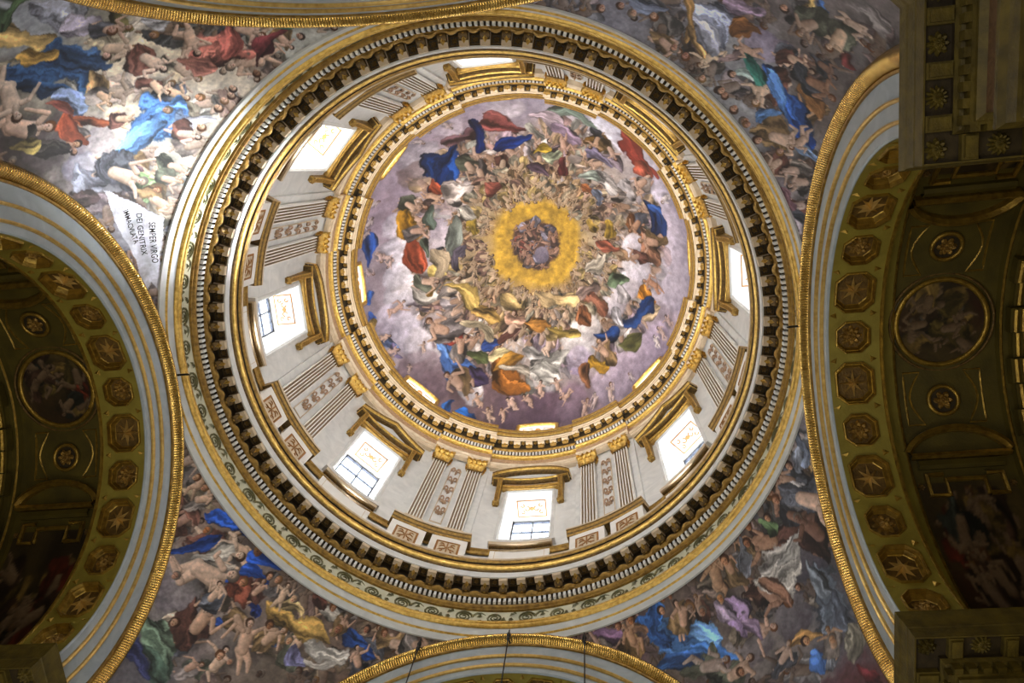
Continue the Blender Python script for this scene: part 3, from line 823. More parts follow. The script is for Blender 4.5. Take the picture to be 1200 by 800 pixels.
# ---- windows with surround, consoles and pediment (segmental and triangular in turn)
def cyl_slab(mb, hw_deg, r0, r1, z0, z1, n=8):
    """curved slab local to azimuth 0, moved to local frame at radius 1"""
    v = []
    for i in range(n+1):
        a = -hw_deg+2*hw_deg*i/n
        for r, z in ((r1, z0), (r0, z0), (r0, z1), (r1, z1)):
            p = pol(a, r, z); v.append((p.x, p.y-1.0, p.z-2.66))
    mb.add(v, [(i*4+k, i*4+4+k, i*4+4+(k+1) % 4, i*4+(k+1) % 4) for i in range(n) for k in range(4)])
    mb.add(v[:4], [(0, 1, 2, 3)]); mb.add(v[-4:], [(3, 2, 1, 0)]); return mb
def make_window(n, az, seg, glazed):
    o = root('window_%d' % n, pol(az, 1.0, 2.66), YAW(az))
    struct(o, 'tall drum window with white splayed reveal, gilded %s pediment and scroll consoles' % ('segmental' if seg else 'triangular'))
    # architrave frame of the opening
    hw = math.sin(rad(WH)); z0, z1 = WZ0-2.66, WZ1-2.66
    fr = MB(); frame_profile(fr, -hw, hw, z0, z1, 0.026, -0.004, 0.010); fr.obj('stone_frame', 'marble_grey', o)
    cyl_slab(MB(), 8.3, 0.968, 1.0, 2.905, 2.925).obj('sill', 'marble_white', o)
    cyl_slab(MB(), 7.2, 0.972, 1.0, 2.700, 2.845).obj('apron_block', 'stucco_white', o)
    cyl_slab(MB(), 7.6, 0.962, 1.0, 2.848, 2.858).obj('apron_bed', 'gold_dark', o); cyl_slab(MB(), 7.8, 0.955, 1.0, 2.858, 2.878).obj('apron_cornice', 'stucco_warm', o)
    ap = MB(); frame_profile(ap, -0.098, 0.098, 0.075, 0.165, 0.010, -0.030, 0.004); ap.obj('apron_frame', 'stucco_warm', o)
    # lintel entablature over the opening
    cyl_slab(MB(), 8.0, 0.978, 1.0, 3.470, 3.485).obj('architrave', 'gold_dull', o); cyl_slab(MB(), 8.1, 0.974, 1.0, 3.485, 3.500).obj('architrave_fillet', 'gold', o)
    cyl_slab(MB(), 7.6, 0.985, 1.0, 3.500, 3.535).obj('frieze', 'stucco_warm', o)
    cyl_slab(MB(), 11.0, 0.964, 1.0, 3.531, 3.539).obj('cornice_bed', 'gold_dark', o); cyl_slab(MB(), 11.2, 0.958, 1.0, 3.539, 3.550).obj('cornice', 'gold', o)
    # pediment: gilded raking or curved cornice with tympanum
    m = MB(); tymp = []
    pts = []
    nseg = 24
    for i in range(nseg+1):
        u = -1+2*i/nseg
        if seg: z = 3.555+0.105*(math.sqrt(max(0, 1-(u*0.86)**2))-math.sqrt(1-0.86**2))/(1-math.sqrt(1-0.86**2))
        else: z = 3.555+0.112*(1-abs(u))
        pts.append((u*11.6, z))
    prof = [(1.0, -0.006), (0.966, -0.006), (0.960, 0.004), (0.952, 0.010), (0.952, 0.020), (0.948, 0.024), (0.948, 0.030), (1.0, 0.034)]
    v = []
    for a, z in pts:
        for r, dz in prof:
            p = pol(a, r, z+dz); v.append((p.x, p.y-1, p.z-2.66))
    K = len(prof)
    m.add(v, grid_faces(nseg+1, K)); m.add(v[:K], [tuple(range(K))]); m.add(v[-K:], [tuple(range(K))])
    ped = m.obj('pediment', 'gold', o); ped.data.materials.append(MATS['gold_dark']); ped.data.materials.append(MATS['stucco_warm'])
    for i, pg in enumerate(ped.data.polygons):
        if i < nseg*(K-1): pg.material_index = (1, 1, 0, 0, 1, 2, 2)[i % (K-1)]
    tv = []
    for a, z in pts:
        for zz_ in (3.548, z): p = pol(a, 0.984, zz_); tv.append((p.x, p.y-1, p.z-2.66))
    MB().add(tv, grid_faces(nseg+1, 2)).obj('tympanum', 'marble_grey', ped)
    for s in (-1, 1):
        a = s*8.9
        # pier strip and scroll console
        pp = pol(a, 1.0, 0); loc = (pp.x, pp.y-1.0, 0)
        MB().box(-0.013, 0.013, -0.010, 0.004, 3.45-2.66, 3.535-2.66).obj('console_block', 'gold', o, loc, YAW(a))
        cb = MB(); cp_ = []
        for i in range(15):
            t = i/14; z = 3.535-0.235*t; out = 0.036*(1-t)**0.8*(1+0.15*math.sin(t*9))+0.012*math.exp(-((t-0.93)/0.06)**2)
            cp_.append((-0.006-out, z-2.66))
        cp_ += [(0.0, 3.30-2.66), (0.0, 3.535-2.66)]
        cb.prism_x(cp_, -0.012, 0.012)
        cn = cb.obj('console', 'gold_dull', o, loc, YAW(a))
        for g in (-0.009, 0.009): MB().tube([(g, y_-0.002, z_) for y_, z_ in cp_[:15]], 0.003, 5).obj('console_rib', 'gold', cn)
        MB().lathe([(0, -0.016), (0.011, -0.016), (0.011, 0.016), (0, 0.016)], 10, (0, -0.014, 3.312-2.66), 'x').obj('scroll', 'gold_dull', cn)
        for g in (-0.006, 0.0, 0.006):
            MB().box(g-0.0015, g+0.0015, -0.046, -0.040, 3.50-2.66, 3.53-2.66).obj('gutta', 'gold_dull', cn)
    # soffit ornament: framed panel on the white head of the reveal
    pn = MB(); frame_profile(pn, -0.066, 0.066, 0.042, 0.120, 0.006, 0, 0.0015)
    so = link('soffit_frame', mesh('soffit_frame', [(x, z, y) for x, y, z in pn.v], pn.f, 'ochre_ornament'), o, (0, 0, WZ1-2.66-0.0005))
    orn = MB()
    for sx in (-1, 1):
        for (cx, cy, r) in ((0.022, 0.080, 0.014), (0.044, 0.064, 0.011), (0.044, 0.098, 0.011)):
            v0 = [(sx*(cx+(r-0.0) * math.cos(t*2*PI/12)), cy+r*math.sin(t*2*PI/12), 0) for t in range(10)]
            v1 = [(sx*(cx+(r-0.006) * math.cos(t*2*PI/12)), cy+(r-0.006)*math.sin(t*2*PI/12), 0) for t in range(10)]
            orn.add(v0+v1, [(i, i+1, i+11, i+10) for i in range(9)])
    orn.obj('soffit_scroll', 'ochre_ornament', so, (0, 0, -0.001))
    MB().lathe([(0.0, 0.0), (0.010, 0.0)], 12, (0, 0.081, 0)).obj('soffit_flower', 'ochre_ornament', so, (0, 0, -0.0012))
    # leaded glazing at the outer end of the reveal
    if glazed:
        yb = 1.158*math.cos(rad(5.0))-1.0+0.002; gw = 1.155*math.sin(rad(5.0)); gz0, gz1 = WZ0-2.66-0.018, z1
        f2 = MB()
        for (a0, a1, b0, b1) in ((-gw, -gw+0.007, gz0, gz1), (gw-0.007, gw, gz0, gz1), (-gw, gw, gz1-0.007, gz1), (-gw, gw, gz0, gz0+0.007)):
            f2.box(a0, a1, yb-0.006, yb+0.006, b0, b1)
        f2.obj('sash', 'lead', o)
        nc, nr = 4, 5
        zs2 = [gz0+(gz1-gz0)*j/nr for j in range(nr+1)]
        for i in range(1, nc):
            x = -gw+2*gw*i/nc; t = 0.0035 if i == nc//2 else 0.0011
            MB().box(x-t, x+t, yb-0.005, yb+0.005, gz0, gz1).obj('glazing_bar', 'lead', o)
        for j in range(1, nr):
            t = 0.0035 if j == 3 else 0.0012
            MB().box(-gw, gw, yb-0.005, yb+0.005, zs2[j]-t, zs2[j]+t).obj('glazing_bar', 'lead', o)
        pane = MB().box(-gw/nc+0.001, gw/nc-0.001, -0.0008, 0.0008, 0.001, (gz1-gz0)/nr-0.001).mesh('pane', 'window_glass')
        for i in range(nc):
            for j in range(nr):
                link('pane', pane, o, (-gw+2*gw*(i+0.5)/nc, yb, zs2[j]))
    return o
for i, az in enumerate(WIN_AZ): make_window(1+i, az, az % 90 == 0, az in (0, 45, 90, 270, 315))

# ================================================================== CHAPEL VAULTS: paintings, roundels, niches
def on_vault(a, y, d=0.0): return cyl_pt(a, y, VR-d)
def torus(R, r, n=48, k=8, z=0.0, sq=1.0):
    v = []
    for i in range(n):
        a = 2*PI*i/n
        for j in range(k):
            b = 2*PI*j/k; q_ = R+r*math.cos(b); v.append((q_*math.cos(a), q_*math.sin(a)*1.0, z+r*sq*math.sin(b)))
    return v, [(i*k+j, ((i+1) % n)*k+j, ((i+1) % n)*k+(j+1) % k, i*k+(j+1) % k) for i in range(n) for j in range(k)]
def local(side, p):
    """point of an arm's local frame in the common frame"""
    az = dict(SIDES)[side]; s, c_ = math.sin(rad(az)), math.cos(rad(az))
    return (p[0]*c_+p[1]*s, -p[0]*s+p[1]*c_, p[2])
def vault_rot(side, a, flip=0.0):
    az = dict(SIDES)[side]
    return (Matrix.Rotation(-rad(az), 3, 'Z') @ Matrix.Rotation(rad(a), 3, 'Y') @ Matrix.Rotation(flip, 3, 'Z')).to_euler()
DISC = []
def disc_mesh(R, name, m, nr=40, na=120):
    v = [(0, 0, 0)]+[(R*i/nr*math.cos(2*PI*j/na), R*i/nr*math.sin(2*PI*j/na), 0) for i in range(1, nr+1) for j in range(na)]
    f = [(0, 1+j, 1+(j+1) % na) for j in range(na)]+[(1+i*na+j, 1+(i+1)*na+j, 1+(i+1)*na+(j+1) % na, 1+i*na+(j+1) % na) for i in range(nr-1) for j in range(na)]
    return mesh(name, v, f, m)
PAINT_LATER = []
RV = rosette_mesh(0.027, 'gold_dull', 6, 'rosette', 0.014)
CHAP = {'right': 'chapel vault away from the banner fresco', 'left': 'chapel vault beside the banner fresco'}
for side in ('right', 'left'):
    vt = VAULT[side]; ch = CHAP[side]
    # broad rib beside the arch, gilded edge lines
    arc_part('plain_rib', [(VR-0.012, 1.139), (VR-0.012, 1.196), (VR, 1.200)], 'olive', vt, 40)
    arc_part('rib_fillet', [(VR-0.012, 1.196), (VR-0.015, 1.199), (VR-0.012, 1.203), (VR, 1.204)], 'gilt_olive', vt, 40)
    arc_part('end_rib', [(VR, 1.475), (VR-0.018, 1.480), (VR-0.018, 1.50), (VR-0.034, 1.505), (VR-0.034, 1.62)], 'olive_dark', vt, 40)
    arc_part('rib_fillet', [(VR-0.018, 1.478), (VR-0.023, 1.482), (VR-0.018, 1.487)], 'gilt_olive', vt, 40)
    # round painting at the crown
    rp = root('round_painting', local(side, on_vault(0, 1.328, 0.012)), vault_rot(side, 0))
    tag(rp, 'dark round vault painting in a double gilded ring, '+ch, 'painting', 'round vault paintings')
    MB().add(*torus(0.121, 0.008, sq=0.8)).obj('gilded_frame', 'gilt_olive', rp, smooth=60)
    MB().add(*torus(0.138, 0.004)).obj('outer_ring', 'gold_dark', rp, smooth=60)
    MB().lathe([(0.121, 0.004), (0.138, 0.012)], 48).obj('frame_flat', 'olive_dark', rp)
    me = disc_mesh(0.116, 'canvas', 'dark_painting'); link('canvas', me, rp); PAINT_LATER.append((me, 3 if side == 'right' else 5))
    for sg in (-1, 1):
        a = 20.6*sg
        rd = root('roundel', local(side, on_vault(a, 1.322, 0.009)), vault_rot(side, a))
        tag(rd, 'roundel with gilded rosette near the %s niche, %s' % ('lower' if sg > 0 else 'upper', ch), 'roundel', 'vault roundels')
        MB().add(*torus(0.039, 0.006)).obj('gilded_ring', 'gilt_olive', rd, smooth=60)
        MB().lathe([(0.0, 0.002), (0.039, 0.002)], 32).obj('dark_ground', 'dark_gilt_shaded', rd)
        link('rosette', RV, rd)
        # concave-sided panel mouldings flanking the roundel
        for dy in (-1, 1):
            pts = []
            y_out = 1.327+dy*0.103; y_in = 1.322+dy*0.066
            for t in range(9): pts.append((13.0*sg+(26.6-13.0)*sg*t/8, y_out))
            for t in range(9):
                u = t/8; pts.append(((26.6-13.6*u)*sg, y_out-dy*0.012-dy*(0.036)*(1-math.sin(PI*u))**0.9*0.9-dy*0.0))
            P3 = [on_vault(aa, yy, 0.001) for aa, yy in pts]
            MB().tube(P3, 0.0032, 5, True).obj('panel_moulding', 'gilt_olive', vt)
        # pedimented niche frame with a dark painting under it
        nb = root('niche_frame', local(side, on_vault(28.0*sg, 1.335, 0.0)), vault_rot(side, 28.0*sg, 0.0 if sg > 0 else PI))
        tag(nb, 'gilded niche frame with curved pediment, %s end, %s' % ('lower' if sg > 0 else 'upper', ch), 'niche', 'vault niches')
        def bend(x, y, d):  # x: arc length down from the niche top, d: depth towards the eye
            b = x/VR; return ((VR-d)*math.sin(b), y, (VR-d)*math.cos(b)-VR)
        def curved_bar(name, pts, w0, depth, m):
            mb = MB(); prof = [(-w0, 0.0), (-w0, depth*0.6), (-w0*0.2, depth), (w0, depth*0.75), (w0, 0.0)]
            vv_ = []
            for i, (x, y) in enumerate(pts):
                x0, y0 = pts[max(0, i-1)]; x1, y1 = pts[min(len(pts)-1, i+1)]
                tx, ty = x1-x0, y1-y0; L = math.hypot(tx, ty) or 1; nx, ny = -ty/L, tx/L
                for o_, d_ in prof: vv_.append(bend(x+nx*o_, y+ny*o_, d_))
            mb.add(vv_, grid_faces(len(pts), len(prof))); return mb.obj(name, m, nb)
        arcp = [(0.066*(1-math.sqrt(max(0, 1-(u*0.95)**2)))/(1-math.sqrt(1-0.95**2)), u*0.135) for u in [-1+2*i/20 for i in range(21)]]
        curved_bar('pediment', arcp, 0.010, 0.030, 'gilt_olive')
        curved_bar('pediment_base', [(0.076, -0.130+0.26*i/6) for i in range(7)], 0.008, 0.032, 'gilt_olive')
        curved_bar('entablature', [(0.100, -0.112+0.224*i/6) for i in range(7)], 0.012, 0.018, 'olive_dark')
        for s2 in (-1, 1):
            curved_bar('ear_frame', [(0.128, s2*0.055), (0.128, s2*0.098), (0.186, s2*0.098), (0.186, s2*0.052)], 0.006, 0.016, 'gilt_olive')
            link('scroll_boss', RO1, nb, bend(0.160, s2*0.118, 0.004), (0, 0, 0))
        curved_bar('inner_frame', [(0.190, -0.050), (0.142, -0.050), (0.142, 0.050), (0.190, 0.050)], 0.006, 0.012, 'gilt_olive')
        # figure painting below, following the curve of the vault
        wp = root('wall_painting', local(side, on_vault(28.0*sg, 1.335, 0.0)), vault_rot(side, 28.0*sg, 0.0 if sg > 0 else PI))
        tag(wp, 'dim figure painting under a curved pediment, %s end, %s' % ('lower' if sg > 0 else 'upper', ch), 'painting', 'vault figure paintings')
        nx_, ny_ = 70, 40
        vv_ = [bend(0.150+0.50*i/nx_, -0.125+0.25*j/ny_, 0.003) for i in range(nx_+1) for j in range(ny_+1)]
        me = mesh('canvas', vv_, grid_faces(nx_+1, ny_+1), 'dark_painting'); link('canvas', me, wp); PAINT_LATER.append((me, 11+sg+(4 if side == 'left' else 0)))
        MB().add([bend(0.150+0.50*i/20, s2*0.130+dd, d) for i in range(21) for dd, d in ((-0.004, 0.0), (-0.002, 0.008), (0.004, 0.0))] if False else [bend(0.65, -0.13, 0), bend(0.65, 0.13, 0), bend(0.66, 0.13, 0.006), bend(0.66, -0.13, 0.006)], [(0, 1, 2, 3)]).obj('bottom_edge', 'gilt_olive', wp)
    # fluted gilded blocks of the end rib, stepping in and out
    for k in range(-7, 8):
        a = k*7.0; dpt = 0.040 if k % 2 else 0.058; y0 = 1.515 if k % 2 else 1.50
        mb = MB()
        for i in range(4):
            y = y0+i*0.020
            pts = [cyl_pt(a-3.2+6.4*t/6, y, VR-dpt) for t in range(7)]
            mb.tube(pts, 0.0065, 6)
        bl = mb.mesh('fluting', 'gilt_olive'); 
        mb2 = MB(); vv_ = []
        for t in range(7):
            for y, d in ((y0-0.012, 0.03), (y0-0.012, dpt-0.003), (y0+0.075, dpt-0.003), (y0+0.075, 0.03)): vv_.append(cyl_pt(a-3.4+6.8*t/6, y, VR-d))
        mb2.add(vv_, grid_faces(7, 4)); mb2.add(vv_[:4], [(0, 1, 2, 3)]); mb2.add(vv_[-4:], [(0, 1, 2, 3)])
        bk = mb2.obj('fluted_block', 'olive_dark', vt); link('fluting', bl, bk)

# ---- rosettes, small panels and dentils under the pier cornices
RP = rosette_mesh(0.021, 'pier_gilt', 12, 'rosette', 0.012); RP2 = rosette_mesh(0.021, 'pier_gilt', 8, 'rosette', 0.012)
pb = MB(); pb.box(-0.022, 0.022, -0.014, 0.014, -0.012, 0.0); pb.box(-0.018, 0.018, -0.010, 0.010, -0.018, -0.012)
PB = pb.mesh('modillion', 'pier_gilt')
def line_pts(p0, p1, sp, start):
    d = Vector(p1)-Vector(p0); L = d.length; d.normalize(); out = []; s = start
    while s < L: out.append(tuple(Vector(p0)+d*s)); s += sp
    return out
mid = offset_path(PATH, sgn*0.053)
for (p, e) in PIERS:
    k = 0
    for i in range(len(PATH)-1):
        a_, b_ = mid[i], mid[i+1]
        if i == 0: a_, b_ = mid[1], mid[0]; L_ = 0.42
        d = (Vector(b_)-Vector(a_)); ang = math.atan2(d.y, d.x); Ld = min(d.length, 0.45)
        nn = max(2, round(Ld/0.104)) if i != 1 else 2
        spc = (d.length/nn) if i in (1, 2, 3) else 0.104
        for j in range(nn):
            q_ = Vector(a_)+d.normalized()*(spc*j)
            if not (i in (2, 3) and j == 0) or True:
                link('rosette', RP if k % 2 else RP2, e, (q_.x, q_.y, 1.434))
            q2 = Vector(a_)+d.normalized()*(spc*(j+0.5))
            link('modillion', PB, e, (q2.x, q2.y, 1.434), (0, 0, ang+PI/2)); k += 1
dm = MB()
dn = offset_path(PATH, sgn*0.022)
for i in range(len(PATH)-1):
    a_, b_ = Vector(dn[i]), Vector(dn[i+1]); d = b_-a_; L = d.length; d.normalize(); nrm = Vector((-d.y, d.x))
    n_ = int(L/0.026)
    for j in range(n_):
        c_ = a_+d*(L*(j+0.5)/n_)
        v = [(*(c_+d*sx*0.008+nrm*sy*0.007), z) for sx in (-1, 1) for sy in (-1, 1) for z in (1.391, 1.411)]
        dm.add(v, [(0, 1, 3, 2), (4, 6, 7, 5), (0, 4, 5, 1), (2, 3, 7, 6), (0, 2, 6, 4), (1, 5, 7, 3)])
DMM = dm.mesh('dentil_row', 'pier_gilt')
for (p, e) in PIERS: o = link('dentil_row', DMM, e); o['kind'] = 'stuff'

# ---- cords of the hanging lamps in front of the lower arch, iron hooks on the ring
def make_lamp(x, y, ztop, yw, label):
    o = root('hanging_lamp', (x, y, 0.80)); h = ztop-0.80
    tag(o, label, 'hanging lamp', 'lamps on long cords in front of one arch')
    MB().tube([(0, yw-y, h-0.012), (0, (yw-y)*0.5, h-0.010), (0, 0, h-0.012)], 0.003, 6).obj('iron_arm', 'iron', o)
    MB().lathe([(0.0, h+0.022), (0.0025, h+0.012), (0.0018, h+0.004), (0.006, h-0.004), (0.0075, h-0.014), (0.005, h-0.026), (0.0065, h-0.034), (0.003, h-0.044), (0.0, h-0.046)], 10).obj('hook_finial', 'iron', o)
    MB().tube([(0, 0, h-0.04), (0, 0, 0.09)], 0.0022, 6).obj('cord', 'iron', o)
    MB().lathe([(0.0, 0.09), (0.006, 0.088), (0.008, 0.078), (0.022, 0.066), (0.034, 0.045), (0.030, 0.022), (0.014, 0.008), (0.006, 0.0), (0.0, -0.006)], 16).obj('lamp_bowl', 'gold_dull', o)
make_lamp(-0.277, 0.945, 2.195, 1.02, 'dark hook and long lamp cord in front of the fresco with the yellow robe')
make_lamp(0.015, 0.945, 2.228, 1.0, 'dark hook and long lamp cord at the crown of the arch with three cords')
make_lamp(0.262, 0.945, 2.198, 1.02, 'dark hook and long lamp cord in front of the fresco with the big blue robe')
def make_hook(az, z, label):
    o = root('iron_hook', pol(az, 1.0, z), YAW(az)); tag(o, label, 'hook', 'iron hooks on the ring')
    MB().lathe([(0.010, 0.0), (0.010, -0.006), (0.0, -0.007)], 10, (0, 0, 0), 'y').obj('wall_plate', 'iron', o)
    MB().tube([(0, 0, 0), (0, -0.03, 0.001), (0, -0.052, 0.0), (0, -0.058, -0.006), (0, -0.054, -0.012)], [0.0045, 0.0035, 0.0035, 0.003, 0.0015], 6).obj('prong', 'iron', o)
make_hook(270.5, 2.29, 'short iron hook on the ring above the chapel arch next to the banner fresco')
make_hook(89.5, 2.31, 'short iron hook on the ring above the chapel arch across from the banner fresco')

# ---- lettering of the painted banner
def lettering(txt, P0, P1, PT, parent):
    cu = bpy.data.curves.new('lettering', 'FONT'); cu.body = txt; cu.offset = 0.012; cu.resolution_u = 3
    t = bpy.data.objects.new('lettering', cu); col.objects.link(t)
    dg = bpy.context.evaluated_depsgraph_get(); me = bpy.data.meshes.new_from_object(t.evaluated_get(dg))
    bpy.data.objects.remove(t)
    co = np.array([v.co[:] for v in me.vertices]); x0, x1 = co[:, 0].min(), co[:, 0].max(); hh = 0.7
    P0, P1, PT = map(np.array, (P0, P1, PT))
    u = (co[:, 0]-x0)/(x1-x0); w_ = co[:, 1]/hh
    ae = P0+np.outer(u, P1-P0)+np.outer(w_, PT-P0)
    az = rad(225)+ae[:, 0]; el = ae[:, 1]; R_ = RS-0.0025
    P = np.c_[R_*np.cos(el)*np.sin(az), R_*np.cos(el)*np.cos(az), ZS+R_*np.sin(el)]*S
    me.vertices.foreach_set('co', P.astype(np.float32).ravel()); me.update()
    me.materials.clear(); me.materials.append(MATS['iron'])
    o = bpy.data.objects.new('lettering', me); col.objects.link(o); o.parent = parent
    o['label'] = 'dark painted capitals reading '+txt
    return o
pb_ = PEND['top_left'][0]
lettering('SEMPER VIRGO', (0.2982, 0.5313), (0.4211, 0.5630), (0.2948, 0.5480), pb_)
lettering('DEI GENITRIX', (0.2790, 0.4932), (0.3992, 0.5333), (0.2745, 0.5070), pb_)
lettering('IMMACVLATA', (0.2771, 0.4598), (0.3679, 0.5084), (0.2690, 0.4705), pb_)

